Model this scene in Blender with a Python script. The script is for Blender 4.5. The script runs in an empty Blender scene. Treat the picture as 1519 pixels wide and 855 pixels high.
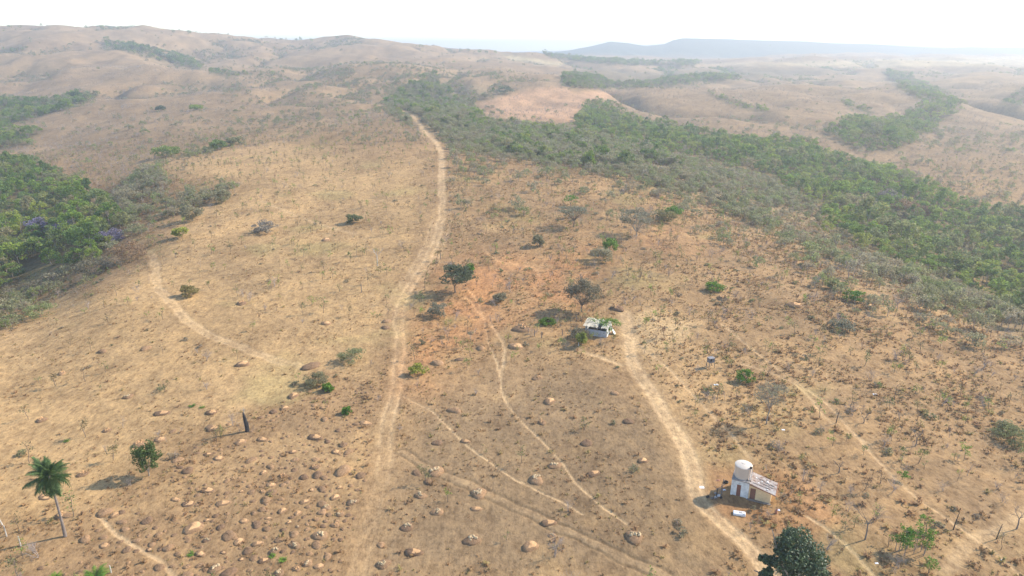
import bpy, math, time
import numpy as np
from mathutils import Vector, Matrix, Euler
T0 = time.time()
S = bpy.context.scene
COL = S.collection
rng = np.random.default_rng(7)
R = math.radians
PI = math.pi

# ------------------------------------------------------------------ camera, sky, sun, exposure
CAM_H = 66.0
PITCH = R(19.2)
F = 1026.0                                   # focal length in photo pixels (photo 1519 x 855)
U0, V0 = 759.5, 427.5
cam_d = bpy.data.cameras.new('camera'); cam = bpy.data.objects.new('camera', cam_d); COL.objects.link(cam)
cam_d.sensor_width = 36.0
cam_d.lens = 36.0 * F / 1519.0
cam_d.clip_start = 0.5; cam_d.clip_end = 60000
cam.location = (0, 0, CAM_H)
cam.rotation_euler = (PI / 2 - PITCH, 0, 0)
S.camera = cam

SUN_EL = R(35.0)
SUN_AZ = R(21.0)                              # from +X (right) towards +Y (ahead)
sun_dir = Vector((math.cos(SUN_EL) * math.cos(SUN_AZ), math.cos(SUN_EL) * math.sin(SUN_AZ), math.sin(SUN_EL)))
W = bpy.data.worlds.new('World'); S.world = W; W.use_nodes = True
nt = W.node_tree; nt.nodes.clear()
sky = nt.nodes.new('ShaderNodeTexSky'); sky.sky_type = 'NISHITA'; sky.sun_disc = False
sky.sun_elevation = SUN_EL; sky.sun_rotation = PI / 2 - SUN_AZ
sky.air_density = 1.0; sky.dust_density = 0.5; sky.ozone_density = 1.0; sky.altitude = 700
bg = nt.nodes.new('ShaderNodeBackground'); bg.inputs['Strength'].default_value = 0.15
out = nt.nodes.new('ShaderNodeOutputWorld')
nt.links.new(sky.outputs[0], bg.inputs[0]); nt.links.new(bg.outputs[0], out.inputs[0])
sl = bpy.data.lights.new('sun', 'SUN'); sl.energy = 3.3; sl.angle = R(0.9); sl.color = (1.0, 0.89, 0.74)
so = bpy.data.objects.new('sun', sl); COL.objects.link(so)
so.rotation_euler = (-sun_dir).to_track_quat('-Z', 'Y').to_euler()
so.location = (200, 100, 300)
S.view_settings.view_transform = 'Standard'; S.view_settings.look = 'None'
S.view_settings.exposure = 1.1; S.view_settings.gamma = 1.0
S.cycles.volume_bounces = 0
S.cycles.max_bounces = 6; S.cycles.diffuse_bounces = 3; S.cycles.transparent_max_bounces = 6

# ------------------------------------------------------------------ photo <-> place
def project(x, y, z):
    dz = z - CAM_H
    fw = y * math.cos(PITCH) - dz * math.sin(PITCH)
    up = y * math.sin(PITCH) + dz * math.cos(PITCH)
    fw = np.maximum(fw, 1e-3)
    return U0 + F * x / fw, V0 - F * up / fw
def ray(u, v):
    xc = (u - U0) / F; yc = -(v - V0) / F
    return xc, math.cos(PITCH) + yc * math.sin(PITCH), -math.sin(PITCH) + yc * math.cos(PITCH)

# ------------------------------------------------------------------ noise
def _hash(ix, iy, s):
    h = (ix.astype(np.int64) * 374761393 + iy.astype(np.int64) * 668265263 + s * 1442695041) & 0x7fffffff
    h = ((h ^ (h >> 13)) * 1274126177) & 0x7fffffff
    return ((h ^ (h >> 16)) & 0xffff) / 65535.0
def vnoise(x, y, s=0):
    ix = np.floor(x); iy = np.floor(y); fx = x - ix; fy = y - iy
    fx = fx * fx * (3 - 2 * fx); fy = fy * fy * (3 - 2 * fy)
    a = _hash(ix, iy, s); b = _hash(ix + 1, iy, s); c = _hash(ix, iy + 1, s); d = _hash(ix + 1, iy + 1, s)
    return (a + (b - a) * fx) * (1 - fy) + (c + (d - c) * fx) * fy
def fbm(x, y, o=4, s=0):
    r = 0; a = 0.5; t = 0
    for k in range(o):
        r = r + a * vnoise(x, y, s + k * 17); t += a; a *= 0.5; x = x * 2.03 + 5.1; y = y * 2.03 + 1.7
    return r / t
def sstep(a, b, x):
    t = np.clip((x - a) / (b - a), 0, 1); return t * t * (3 - 2 * t)

# ------------------------------------------------------------------ terrain heights
# seen points: (u, v, forward distance, correction)   known heights: (u, v, None, z)
CP = [
 (0,855,None,0),(400,855,None,0),(760,855,None,0),(1140,855,None,0),(1519,855,None,0),
 (0,700,None,0),(400,700,None,0),(760,700,None,0),(1140,700,None,0),(1519,700,None,-1),
 (0,580,None,-1),(300,560,None,0),(700,560,None,0),(1100,560,None,0),(1519,600,None,-2),
 (10,505,None,-2),(140,430,None,-1),(300,430,None,0.5),(500,430,None,1),(700,430,None,1),(900,430,None,1),(1100,430,None,-0.5),
 (235,350,None,1),(400,330,None,3),(600,330,None,3.5),(800,330,None,3),(1519,475,None,-8),(1350,425,None,-6),(1200,365,None,-5),(1050,310,None,-2),
 (255,258,370,0),(400,240,400,0),(650,225,400,0),(820,250,370,0),(950,262,350,0),
 (20,420,225,-8),(60,350,280,-8),(100,300,350,-6),(30,260,430,-6),(150,250,440,-3),(40,205,620,-5),(180,200,600,0),
 (300,215,500,0),(420,180,610,0),(520,150,720,0),(60,165,780,-4),(200,150,850,0),(0,135,1000,0),(200,120,1050,0),(330,125,980,0),(430,108,1080,0),
 (560,97,1150,0),(300,92,1550,0),(480,88,1600,0),(200,75,1450,0),(50,75,1350,0),(90,55,1600,0),
 (0,38,1750,0),(100,38,1850,0),(210,39,1950,0),(300,47,2000,0),(370,56,2050,0),(430,58,2150,0),(510,52,2200,0),(600,63,2350,0),(680,72,2500,0),(760,79,2700,0),
 (600,165,620,0),(640,200,490,0),(700,130,900,0),(720,155,800,0),(800,108,1200,0),(800,90,1800,0),(780,160,780,0),(830,131,950,0),(860,180,680,-2),
 (930,165,760,-5),(1000,190,620,-8),(1100,220,510,-9),(1200,265,420,-9),(1300,315,340,-9),(1400,365,285,-9),(1500,415,245,-9),(1519,350,330,-9),(1400,285,410,-9),(1300,235,530,-9),(1210,215,580,-4),
 (1450,250,520,0),(1500,300,420,-3),(1450,200,680,0),(1519,170,850,0),(1400,172,800,-3),(1370,155,900,-3),(1270,195,640,-4),
 (1180,160,800,0),(1000,150,900,0),(1080,128,1100,0),(1200,110,1350,0),(960,125,1150,0),(1330,115,1500,-3),(1450,112,1450,0),(1300,97,1900,0),(1450,98,1900,0),
 (900,112,1500,0),(1060,100,2000,0),(1100,86,2900,0),(1250,80,3300,0),(1420,82,3300,0),(920,92,2600,0),(1519,90,2600,0),
 (820,80,4300,0),(860,74,4400,0),(910,64,4500,0),(960,69,4500,0),(1010,59,5400,0),(1100,60,5400,0),(1220,63,5400,0),(1350,69,5500,0),(1440,72,5600,0),(1519,71,5700,0),
 (1150,79,4500,0),(1350,80,4600,0),(1000,80,4300,0),
]
# heights behind the crests, out of sight: (u, distance, z)
HID = [(0,2500,75),(210,2700,70),(400,2800,60),(510,3000,60),(600,3200,50),(700,3500,42),(0,5000,20),(400,5500,10),(760,6500,20),
       (1100,7500,70),(1519,8000,30),(910,5200,50),(1010,6500,90),(560,1350,34),(430,1280,26),(380,5000,15)]
pts = []
for (u, v, D, c) in CP:
    dx, dy, dz = ray(u, v)
    if D is None:
        t = (c - CAM_H) / dz; pts.append((dx * t, dy * t, c))
    else:
        t = D / dy; pts.append((dx * t, D, CAM_H + dz * t + c))
for (u, D, z) in HID:
    dx, dy, _ = ray(u, 75); pts.append((dx * D / dy, D, z))
edge = [p for p in pts if abs(p[0] / p[1]) > 0.60]
for p in edge:
    s = 1 if p[0] > 0 else -1
    pts.append((p[0] + s * 0.45 * p[1], p[1], p[2])); pts.append((p[0] + s * 1.0 * p[1], p[1], p[2] * 0.9))
for th in (-1.4, -0.7, 0, 0.7, 1.4): pts.append((th * 30, 30, 0)); pts.append((th*9500, 9500, 10))
P = np.array(pts)
def feat(x, y):
    y = np.maximum(y, 25.0); return np.stack([2.2 * x / y, 1.5 * np.log(y)], -1)
Q = feat(P[:, 0], P[:, 1])
def kern(r): return np.where(r > 1e-9, r * r * np.log(np.maximum(r, 1e-9)), 0.0)
n = len(Q)
A = np.zeros((n + 3, n + 3))
A[:n, :n] = kern(np.linalg.norm(Q[:, None] - Q[None], axis=-1)) + np.eye(n) * 0.0015
A[:n, n] = 1; A[:n, n + 1:] = Q; A[n, :n] = 1; A[n + 1:, :n] = Q.T
WT = np.linalg.solve(A, np.concatenate([P[:, 2], [0, 0, 0]]))
def base_h(x, y):
    sh = x.shape; x = x.ravel(); y = y.ravel(); o = np.empty_like(x)
    for i in range(0, len(x), 40000):
        q = feat(x[i:i + 40000], y[i:i + 40000])
        d = np.sqrt((q[:, None, 0] - Q[None, :, 0]) ** 2 + (q[:, None, 1] - Q[None, :, 1]) ** 2)
        o[i:i + 40000] = kern(d) @ WT[:n] + WT[n] + q @ WT[n + 1:]
    return o.reshape(sh)
# rows: fine near, coarse far; columns by bearing
rows = [58.0]
while rows[-1] < 9400:
    D = rows[-1]; rows.append(D + min(1.75 * D * D / (F * CAM_H), 0.0105 * D, 45 if D > 3000 else 1e9))
rows = np.array(rows)
NC = 760
cols = np.linspace(-1.03, 1.03, NC)
gy, gt = np.meshgrid(rows, cols, indexing='ij'); gx = gt * gy
# base height on a coarser grid then interpolated (smooth anyway)
cr = np.exp(np.linspace(math.log(50), math.log(9600), 240)); cc = np.linspace(-1.05, 1.05, 150)
ccy, cct = np.meshgrid(cr, cc, indexing='ij'); CH = base_h(cct * ccy, ccy)
def bil(G, ri, ci):
    r0 = np.clip(np.floor(ri).astype(int), 0, G.shape[0] - 2); c0 = np.clip(np.floor(ci).astype(int), 0, G.shape[1] - 2)
    fr = np.clip(ri - r0, 0, 1); fc = np.clip(ci - c0, 0, 1)
    return (G[r0, c0] * (1 - fc) + G[r0, c0 + 1] * fc) * (1 - fr) + (G[r0 + 1, c0] * (1 - fc) + G[r0 + 1, c0 + 1] * fc) * fr
def coarse(x, y):
    yy = np.clip(y, 51, 9500)
    return bil(CH, (np.log(yy) - math.log(50)) / (math.log(9600) - math.log(50)) * 239, (np.clip(x / yy, -1.04, 1.04) + 1.05) / 2.1 * 149)
GZ = coarse(gx, gy)
far = sstep(450, 1300, gy)
def ridged(x, y, s):
    return 1 - np.abs(2 * fbm(x, y, 4, s) - 1)
wx = gx + 60 * (fbm(gx / 160, gy / 160, 3, 5) - .5); wy = gy + 60 * (fbm(gx / 160, gy / 160, 3, 9) - .5)
far2 = sstep(520, 1000, gy)
GZ += far2 * (-(ridged(wx / 230, wy / 330, 21) ** 4) * 22 + (fbm(gx / 260, gy / 340, 4, 33) - .42) * 34 * sstep(700, 1300, gy)) * sstep(4600, 3600, gy)
GZ += sstep(420, 700, gy) * (fbm(gx / 60, gy / 80, 4, 36) - .5) * 7 * sstep(3000, 2000, gy)
GZ += sstep(180, 420, gy) * (fbm(gx / 70, gy / 90, 3, 41) - .5) * 5
GZ += (fbm(gx / 26, gy / 26, 3, 44) - .5) * 0.9
GZ += (fbm(gx / 3.2, gy / 3.2, 3, 47) - .5) * 0.28 * sstep(500, 250, gy)
GZ += far * (ridged(wx / 900, wy / 900, 71) - .6) * 10 * sstep(5200, 3000, gy)
# the far skyline as it stands: mesa and hills on the right, the long ridge on the left
def sky_el(tab, th):
    us = np.array([a for a, _ in tab], float); vs = np.array([b for _, b in tab], float)
    xc, yy_, zz_ = ray(us, vs); return np.interp(th, xc / yy_, zz_ / yy_)
SK_R = [(640,96),(740,88),(790,81),(812,79),(850,74),(880,68),(905,62),(930,64),(960,69),(985,66),(998,60),(1012,57),(1060,57.5),(1130,60),(1200,62),(1238,65),(1300,66),(1338,69),(1400,72),(1440,70),(1519,71),(1800,72)]
zt = CAM_H + sky_el(SK_R, cols)[None, :] * gy + (fbm(gx / 700, gy / 900, 3, 81) - .5) * 30 * sstep(5000, 4400, gy)
w_ = sstep(3500, 4150, gy) * sstep(6600, 5200, gy) + 0 * gx
lower = (1 - sstep(3500, 4250, gy)) * 60
GZ = GZ * (1 - w_) + (np.minimum(zt, CAM_H + sky_el(SK_R, cols)[None, :] * 4300) - lower * w_) * w_
SK_L = [(-300,36),(0,38),(60,37.5),(100,38.5),(150,40),(185,39.5),(210,38.5),(240,41.5),(270,46),(330,51),(370,55),(410,58),(440,60),(470,57),(495,53),(512,52),(535,55),(570,60),(620,66),(680,72),(740,76),(790,79),(900,90)]
elv = (GZ - CAM_H) / gy; band = (rows > 1450) & (rows < 3300); mx = elv[band].max(0); Dc = np.interp(cols, [-.75, -.35, 0, .1], [1750, 2050, 2700, 2900])
dl = (sky_el(SK_L, cols) - mx) * Dc * sstep(.12, .0, cols)
kk_ = np.exp(-(np.abs(np.log(gy / Dc[None, :])) / .28) ** 2)
ker = np.hanning(45); ker /= ker.sum()
for _ in range(4):
    dl = np.convolve(np.pad(dl, 22, mode='edge'), ker, 'valid')
    GZ += dl[None, :] * kk_
    mx = ((GZ - CAM_H) / gy)[band].max(0); dl = (sky_el(SK_L, cols) - mx) * Dc * sstep(.12, .0, cols)
ridx = np.arange(len(rows))
def height(x, y):
    x = np.asarray(x, float); y = np.asarray(y, float)
    yy = np.clip(y, rows[0], rows[-1])
    return bil(GZ, np.interp(yy, rows, ridx), (np.clip(x / yy, -1.03, 1.03) + 1.03) / 2.06 * (NC - 1))
MARCH = np.exp(np.linspace(math.log(60), math.log(9000), 900))
def hit(u, v):
    u = np.atleast_1d(np.asarray(u, float)); v = np.atleast_1d(np.asarray(v, float))
    dx, dy, dz = ray(u, v)
    t = MARCH[None, :] / dy[:, None]
    zz = CAM_H + dz[:, None] * t; hh = height(dx[:, None] * t, MARCH[None, :] * np.ones_like(t))
    below = zz < hh; k = np.argmax(below, axis=1); k = np.where(below.any(1), k, 899); k = np.maximum(k, 1)
    lo = t[np.arange(len(u)), k - 1]; hi = t[np.arange(len(u)), k]
    for _ in range(14):
        m = (lo + hi) / 2; b = CAM_H + dz * m < height(dx * m, dy * m)
        hi = np.where(b, m, hi); lo = np.where(b, lo, m)
    x = dx * hi; y = dy * hi
    return x, y, height(x, y)
def at(u, v):
    x, y, z = hit(u, v)
    if v > 850:
        dx, dy, dz = ray(u, v); t = -CAM_H / dz; return Vector((dx * t, dy * t, float(height(dx * t, dy * t))))
    return Vector((float(x[0]), float(y[0]), float(z[0])))
def px_per_m(p): return F / (p.y * math.cos(PITCH) + (CAM_H - p.z) * math.sin(PITCH))

# ------------------------------------------------------------------ masks in the plan, drawn from the photo
def seg_dist(px, py, ax, ay, bx, by):
    dx, dy = bx - ax, by - ay; L = dx * dx + dy * dy + 1e-12
    t = np.clip(((px - ax) * dx + (py - ay) * dy) / L, 0, 1)
    return np.hypot(px - ax - t * dx, py - ay - t * dy)
def poly_sd(u, v, poly):
    inside = np.zeros(u.shape, bool); d = np.full(u.shape, 1e9)
    for i in range(len(poly)):
        ax, ay = poly[i]; bx, by = poly[(i + 1) % len(poly)]
        if ay != by:
            c = ((ay > v) != (by > v)) & (u < (bx - ax) * (v - ay) / (by - ay) + ax); inside ^= c
        d = np.minimum(d, seg_dist(u, v, ax, ay, bx, by))
    return np.where(inside, d, -d)
def pmask(u, v, x, y, poly, soft, amp, s=3):
    k = 1.0 / np.clip(y, 60, 3000) * 6.0
    nz = (fbm(x * k * .9, y * k * .45, 4, s) - .5) * 2
    return sstep(-soft, soft, poly_sd(u, v, poly) + nz * amp)
PASTURE = [(-200,560),(0,500),(60,450),(130,420),(225,375),(235,330),(345,290),(350,275),(235,262),(245,240),(330,225),(450,217),(655,214),(652,330),(625,400),(590,450),(578,520),(560,568),(450,548),(430,590),(350,625),(270,680),(200,722),(60,770),(-200,800)]
MOUNDS = [(200,730),(270,690),(350,640),(430,590),(470,560),(560,575),(560,700),(525,870),(60,870),(140,790)]
REDSOIL = [(590,445),(635,385),(700,350),(800,370),(900,345),(1000,330),(1080,370),(960,400),(900,420),(860,470),(800,490),(740,500),(700,560),(640,600),(560,600),(575,540)]
BURN = [(610,600),(740,545),(900,535),(985,600),(1020,700),(1060,790),(1090,880),(540,880),(570,700)]
RF = [(850,172),(885,153),(905,165),(960,182),(1100,207),(1180,212),(1250,237),(1330,262),(1420,302),(1519,322),(1750,400),(1750,560),(1519,468),(1440,432),(1300,378),(1225,338),(1212,303),(1130,262),(1000,222),(920,205),(860,192)]
RF2 = [(1220,195),(1260,182),(1340,182),(1352,162),(1400,147),(1424,157),(1375,195),(1330,222),(1262,218)]
RF3 = [(1312,108),(1350,113),(1410,143),(1370,152),(1335,132)]
LF = [(-250,230),(0,240),(60,252),(112,275),(160,310),(185,340),(150,385),(60,405),(0,425),(-250,480)]
LF2 = [(-200,195),(0,200),(45,192),(72,192),(40,214),(0,222),(-200,230)]
LF3 = [(-200,140),(0,146),(60,152),(120,140),(150,142),(110,160),(60,175),(0,190),(-200,190)]
CB = [(640,112),(740,130),(765,140),(705,155),(722,182),(850,192),(930,212),(1010,250),(900,252),(770,235),(690,195),(590,168),(575,150),(600,130)]
BB = [(845,103),(900,100),(1000,104),(1100,100),(1240,104),(1205,112),(1090,118),(1010,128),(920,132),(850,140),(830,120)]
SB = [(560,160),(600,125),(640,112),(720,180),(900,205),(1130,262),(1212,303),(1230,345),(1300,382),(1519,472),(1700,560),(1700,600),(1519,505),(1300,425),(1150,350),(1000,290),(860,255),(700,232),(610,190)]
UB = [(380,105),(450,98),(560,90),(640,100),(760,110),(830,118),(740,132),(640,140),(560,165),(500,150),(430,140),(380,125)]
LB = [(120,330),(200,262),(240,240),(300,222),(330,222),(262,258),(240,300),(350,278),(352,292),(236,335),(225,380),(130,428),(60,458),(0,505),(-100,540),(-100,440),(0,420),(100,395)]
LBU = [(240,240),(330,200),(440,150),(520,140),(470,190),(345,226),(262,250)]
G1 = [(150,60),(200,68),(260,82),(308,102),(290,104),(220,88),(160,72)]
G2 = [(0,72),(40,70),(40,76),(0,80)]
G3 = [(310,103),(345,105),(380,110),(340,116),(310,110)]
G4 = [(1240,144),(1262,150),(1300,168),(1290,172),(1255,158)]
G5 = [(1480,155),(1519,130),(1560,128),(1540,150),(1500,165)]
G6 = [(1040,135),(1075,142),(1130,160),(1150,168),(1110,166),(1070,152)]
G7 = [(800,78),(850,82),(960,92),(1040,92),(1030,100),(900,98),(820,88)]

# tracks and trails: (name, label, [(u,v)...], half width m, ruts, brightness)
TR = [
 ('dirt_track', 'main braided dirt track running up the middle of the ridge', [(525,868),(550,770),(568,700),(572,640),(588,570),(593,500),(596,450),(618,410),(640,375),(655,320),(655,270),(656,235),(648,213),(626,190),(598,165)], 1.9, 2, 1.0),
 ('dirt_track', 'pale dirt track from the ruined shed down past the water tank', [(925,462),(935,515),(948,555),(985,610),(1015,660),(1028,705),(1038,742),(1075,780),(1110,812),(1150,868)], 2.0, 2, 1.0),
 ('dirt_track', 'faint disused two rut track running diagonally to the bottom centre', [(590,672),(640,697),(720,732),(820,780),(900,818),(985,860)], 1.5, 2, .5),
 ('dirt_track', 'curving two rut track on the left side of the pale pasture', [(225,372),(232,400),(236,425),(262,458),(290,485),(350,512),(450,548)], 1.1, 2, 1.05),
 ('footpath', 'narrow orange and pale footpath winding down the centre of the hillside', [(692,425),(712,455),(722,500),(738,545),(750,592),(778,630),(822,672),(862,722),(930,778)], .24, 1, .95),
 ('footpath', 'short footpath fork beside the orange eroded soil', [(690,440),(735,492),(748,515),(742,565)], .4, 1, .75),
 ('footpath', 'narrow pale footpath starting at the main track and heading lower right', [(598,588),(640,612),(690,660),(760,708),(865,762)], .24, 1, .95),
 ('footpath', 'faint footpath parallel to the pale track on its right side', [(940,505),(1000,555),(1050,610),(1080,640),(1112,680)], .4, 1, .65),
 ('footpath', 'long pale footpath crossing the scrubby slope to the lower right corner', [(1070,480),(1150,545),(1200,580),(1232,605),(1300,680),(1350,730),(1420,780),(1470,815),(1530,868)], .33, 1, .8),
 ('footpath', 'second faint footpath beside the long pale one on the right slope', [(1100,540),(1180,570),(1230,625),(1290,660)], .45, 1, .5),
 ('dirt_track', 'wide worn branch track entering from the right edge', [(1530,755),(1480,785),(1440,805),(1405,850)], 1.3, 1, .45),
 ('footpath', 'short footpath right of the big dark tree', [(1195,765),(1245,800),(1310,868)], .4, 1, .7),
 ('footpath', 'narrow footpath between termite mounds at bottom left', [(143,764),(172,792),(225,828),(275,868)], .4, 1, .75),
 ('footpath', 'short pale link path left of the pale dirt track', [(858,518),(925,542)], .6, 1, .7),
 ('footpath', 'faint path across the upper left pasture', [(385,298),(440,320),(525,348)], .7, 1, .6),
 ('footpath', 'orange eroded path above the round dark tree', [(715,365),(735,385),(790,398),(800,410)], .5, 1, .7),
]
U, V = project(gx, gy, GZ)
near = gy < 760
track = np.zeros_like(gx); rut = np.zeros_like(gx); owner = np.full(gx.shape, -1)
track_polys = []
wob = (fbm(gx / 6, gy / 9, 3, 91) - .5)
for k, (nm, lb, pl, hw, ruts, br) in enumerate(TR):
    x, y, z = [], [], []
    for (u, v) in pl:
        p = at(u, v); x.append(p.x); y.append(p.y)
    # smooth by resampling (Catmull-Rom)
    xs, ys = [], []
    for i in range(len(x) - 1):
        i0, i3 = max(i - 1, 0), min(i + 2, len(x) - 1)
        for t in np.linspace(0, 1, 6, endpoint=False):
            def cr_(a, b, c, d): return .5 * (2 * b + (c - a) * t + (2 * a - 5 * b + 4 * c - d) * t * t + (3 * b - a - 3 * c + d) * t ** 3)
            xs.append(cr_(x[i0], x[i], x[i + 1], x[i3])); ys.append(cr_(y[i0], y[i], y[i + 1], y[i3]))
    xs.append(x[-1]); ys.append(y[-1]); track_polys.append((xs, ys, hw))
    bb = near & (gx > min(xs) - 14) & (gx < max(xs) + 14) & (gy > min(ys) - 14) & (gy < max(ys) + 14)
    X, Y = gx[bb], gy[bb]
    wv = wob[bb] * (1.6 if hw > 1 else 1.0); d = np.full(X.shape, 1e9)
    for i in range(len(xs) - 1): d = np.minimum(d, seg_dist(X + wv, Y + wv, xs[i], ys[i], xs[i + 1], ys[i + 1]))
    h = hw
    if k == 0:   # the main track widens where it braids
        h = hw + 2.4 * np.exp(-((Y - 215) / 45) ** 2)
        br = br * np.where(Y < 120, .22 + .75 * sstep(85, 125, Y), 1)
    pix = Y / 900.0
    if k == 0: br = br * (1 + .9 * sstep(260, 380, Y))
    m = sstep(h + .22 * min(1, hw) + pix * .4, h * .35, d) * br * (({0: .42, 1: .62}.get(k, .42)) if ruts == 2 else .8)
    if ruts == 2:
        g = .26 + pix * .35
        rr = np.exp(-((d - .95) / g) ** 2)
        if k == 0: rr = np.maximum(rr, .8 * np.exp(-((d - 3.3) / .6) ** 2) * sstep(150, 190, Y) * sstep(300, 240, Y))
        m = np.clip(m + rr * .55 * br, 0, 1)
        if k == 2: m = m * (1 - .7 * rr); rut[bb] = np.maximum(rut[bb], rr * .9)
    else:
        m = np.clip(m * 1.3, 0, 1)
    m = m * (.5 + 1.1 * fbm(X / 3, Y / 5, 4, 61 + k))
    o = track[bb]; w = (d < h * .8 + .15)
    ow = owner[bb]; ow[w & (ow < 0)] = k; owner[bb] = ow
    track[bb] = np.maximum(o, np.clip(m, 0, 1))
GZ -= track * .10 * (gy < 400) + rut * .12

# ------------------------------------------------------------------ soil colours
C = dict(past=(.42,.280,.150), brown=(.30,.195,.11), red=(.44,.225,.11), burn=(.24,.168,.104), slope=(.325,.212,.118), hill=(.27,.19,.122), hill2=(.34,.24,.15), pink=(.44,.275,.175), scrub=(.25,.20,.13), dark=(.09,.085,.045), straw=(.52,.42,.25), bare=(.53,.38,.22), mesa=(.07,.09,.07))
c3 = {k: np.array(v) for k, v in C.items()}
col = np.empty(gx.shape + (3,)); col[:] = c3['slope']
def lay(m, c): 
    global col
    col += (c3[c] - col) * np.clip(m, 0, 1)[..., None]
nz1 = fbm(gx / 40, gy / 40, 4, 101); nz2 = fbm(gx / 300, gy / 300, 4, 105); nz3 = fbm(gx / 9, gy / 9, 4, 108)
lay(sstep(380, 620, gy) * .9, 'hill')
lay(sstep(620, 1500, gy) * sstep(.4, .6, nz2) * .7, 'hill2')
lay(sstep(3400, 3800, gy), 'mesa')
lay(pmask(U, V, gx, gy, [(1000,96),(1519,84),(1519,98),(1250,100)], 4, 5) * .6, 'straw')
lay(pmask(U, V, gx, gy, [(735,78),(840,94),(830,98),(760,90)], 3, 3) * .9, 'straw')
lay(pmask(U, V, gx, gy, [(-200,300),(0,230),(235,262),(235,380),(0,500),(-300,560)], 20, 20) * .8, 'brown')
lay(pmask(U, V, gx, gy, SB, 12, 18) * .75, 'scrub')
lay(pmask(U, V, gx, gy, [(705,152),(790,130),(840,128),(930,135),(870,165),(850,185),(780,178),(720,170)], 5, 6), 'pink')
lay(pmask(U, V, gx, gy, PASTURE, 22, 50) * .95, 'past')
lay(pmask(U, V, gx, gy, REDSOIL, 40, 60) * (.25 + .6 * sstep(.35, .65, nz3)), 'red')
lay(pmask(U, V, gx, gy, [(840,460),(1000,440),(1080,520),(1140,640),(1250,760),(1100,800),(960,640),(920,520)], 30, 30) * .5, 'past')
lay(pmask(U, V, gx, gy, BURN, 40, 50) * .85, 'burn')
lay(pmask(U, V, gx, gy, [(905,470),(960,455),(1040,480),(1010,510),(960,530),(925,520)], 14, 14) * .7, 'bare')
lay(pmask(U, V, gx, gy, MOUNDS, 18, 22) * .8, 'brown')
lay(pmask(U, V, gx, gy, [(1050,690),(1180,700),(1250,770),(1200,800),(1060,770)], 15, 10) * .5, 'red')
lay(pmask(U, V, gx, gy, [(-50,790),(200,800),(260,870),(-50,870)], 20, 10) * .5, 'brown')
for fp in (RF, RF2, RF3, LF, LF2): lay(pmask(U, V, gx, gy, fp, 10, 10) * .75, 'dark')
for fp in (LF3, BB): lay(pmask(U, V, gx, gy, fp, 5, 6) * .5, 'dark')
lay(pmask(U, V, gx, gy, CB, 8, 14) * .7, 'scrub')
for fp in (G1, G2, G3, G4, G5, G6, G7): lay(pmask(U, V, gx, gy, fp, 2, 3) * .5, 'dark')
gul = ridged(wx / 230, wy / 330, 21); lay(far * sstep(.86, .98, gul) * sstep(4000, 3000, gy) * .28, 'dark')
lay(near * sstep(.60, .72, fbm(gx / 18, gy / 18, 4, 131)) * sstep(150, 250, U) * .30 * sstep(420, 300, gy), 'burn')
lay(near * sstep(.60, .75, fbm(gx / 13, gy / 13, 4, 137)) * .45 * sstep(420, 300, gy), 'past')
col *= (.82 + .36 * nz1)[..., None] * (.90 + .2 * nz3)[..., None]
dust = np.array((.56, .395, .24)); orange = np.array((.58, .315, .16))
redm = pmask(U, V, gx, gy, REDSOIL, 25, 30)[..., None]
dustc = dust * (1 - redm * .7) + orange * redm * .7
col += (dustc - col) * (track * .85)[..., None]
col *= (1 - .35 * rut)[..., None]
veg_edge = near * sstep(.62, .8, fbm(gx / 25, gy / 25, 4, 151))
col *= np.array((1.02, 1.0, .90))
col += (np.array((.30, .29, .11)) - col) * (veg_edge * .25 * sstep(600, 300, gy))[..., None]

# ------------------------------------------------------------------ material helpers
def new_mat(name):
    m = bpy.data.materials.new(name); m.use_nodes = True; t = m.node_tree; t.nodes.clear(); return m, t
def N(t, typ, **kw):
    nd = t.nodes.new(typ)
    for k, v in kw.items():
        if k.startswith('i_'): nd.inputs[k[2:].replace('_', ' ')].default_value = v
        else: setattr(nd, k, v)
    return nd
def mix(t, fac, a, b, mode='MIX'):
    nd = t.nodes.new('ShaderNodeMix'); nd.data_type = 'RGBA'; nd.blend_type = mode
    for s, v in ((nd.inputs[0], fac), (nd.inputs[6], a), (nd.inputs[7], b)):
        if isinstance(v, bpy.types.NodeSocket): t.links.new(v, s)
        elif isinstance(v, (int, float)): s.default_value = v
        else: s.default_value = (*v, 1) if len(v) == 3 else v
    return nd.outputs[2]
def ramp(t, fac, stops, interp='LINEAR'):
    nd = t.nodes.new('ShaderNodeValToRGB'); nd.color_ramp.interpolation = interp
    e = nd.color_ramp.elements
    while len(e) < len(stops): e.new(.5)
    for el, (p, c) in zip(e, stops): el.position = p; el.color = (*c, 1) if len(c) == 3 else c
    t.links.new(fac, nd.inputs[0]); return nd.outputs[0]
def noise(t, coord, scale, detail=4, rough=.6):
    nd = N(t, 'ShaderNodeTexNoise'); nd.inputs['Scale'].default_value = scale; nd.inputs['Detail'].default_value = detail
    nd.inputs['Roughness'].default_value = rough
    if coord is not None: t.links.new(coord, nd.inputs['Vector'])
    return nd.outputs['Fac']
def finish(t, color, rough=.9, bump=None, bstr=.4, bdist=.05, spec=.2, metal=0):
    b = N(t, 'ShaderNodeBsdfPrincipled'); o = N(t, 'ShaderNodeOutputMaterial')
    if isinstance(color, bpy.types.NodeSocket): t.links.new(color, b.inputs['Base Color'])
    else: b.inputs['Base Color'].default_value = (*color, 1)
    b.inputs['Roughness'].default_value = rough; b.inputs['Metallic'].default_value = metal
    b.inputs['Specular IOR Level'].default_value = spec
    if bump is not None:
        bp = N(t, 'ShaderNodeBump'); bp.inputs['Strength'].default_value = bstr; bp.inputs['Distance'].default_value = bdist
        t.links.new(bump, bp.inputs['Height']); t.links.new(bp.outputs[0], b.inputs['Normal'])
    t.links.new(b.outputs[0], o.inputs[0])
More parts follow.
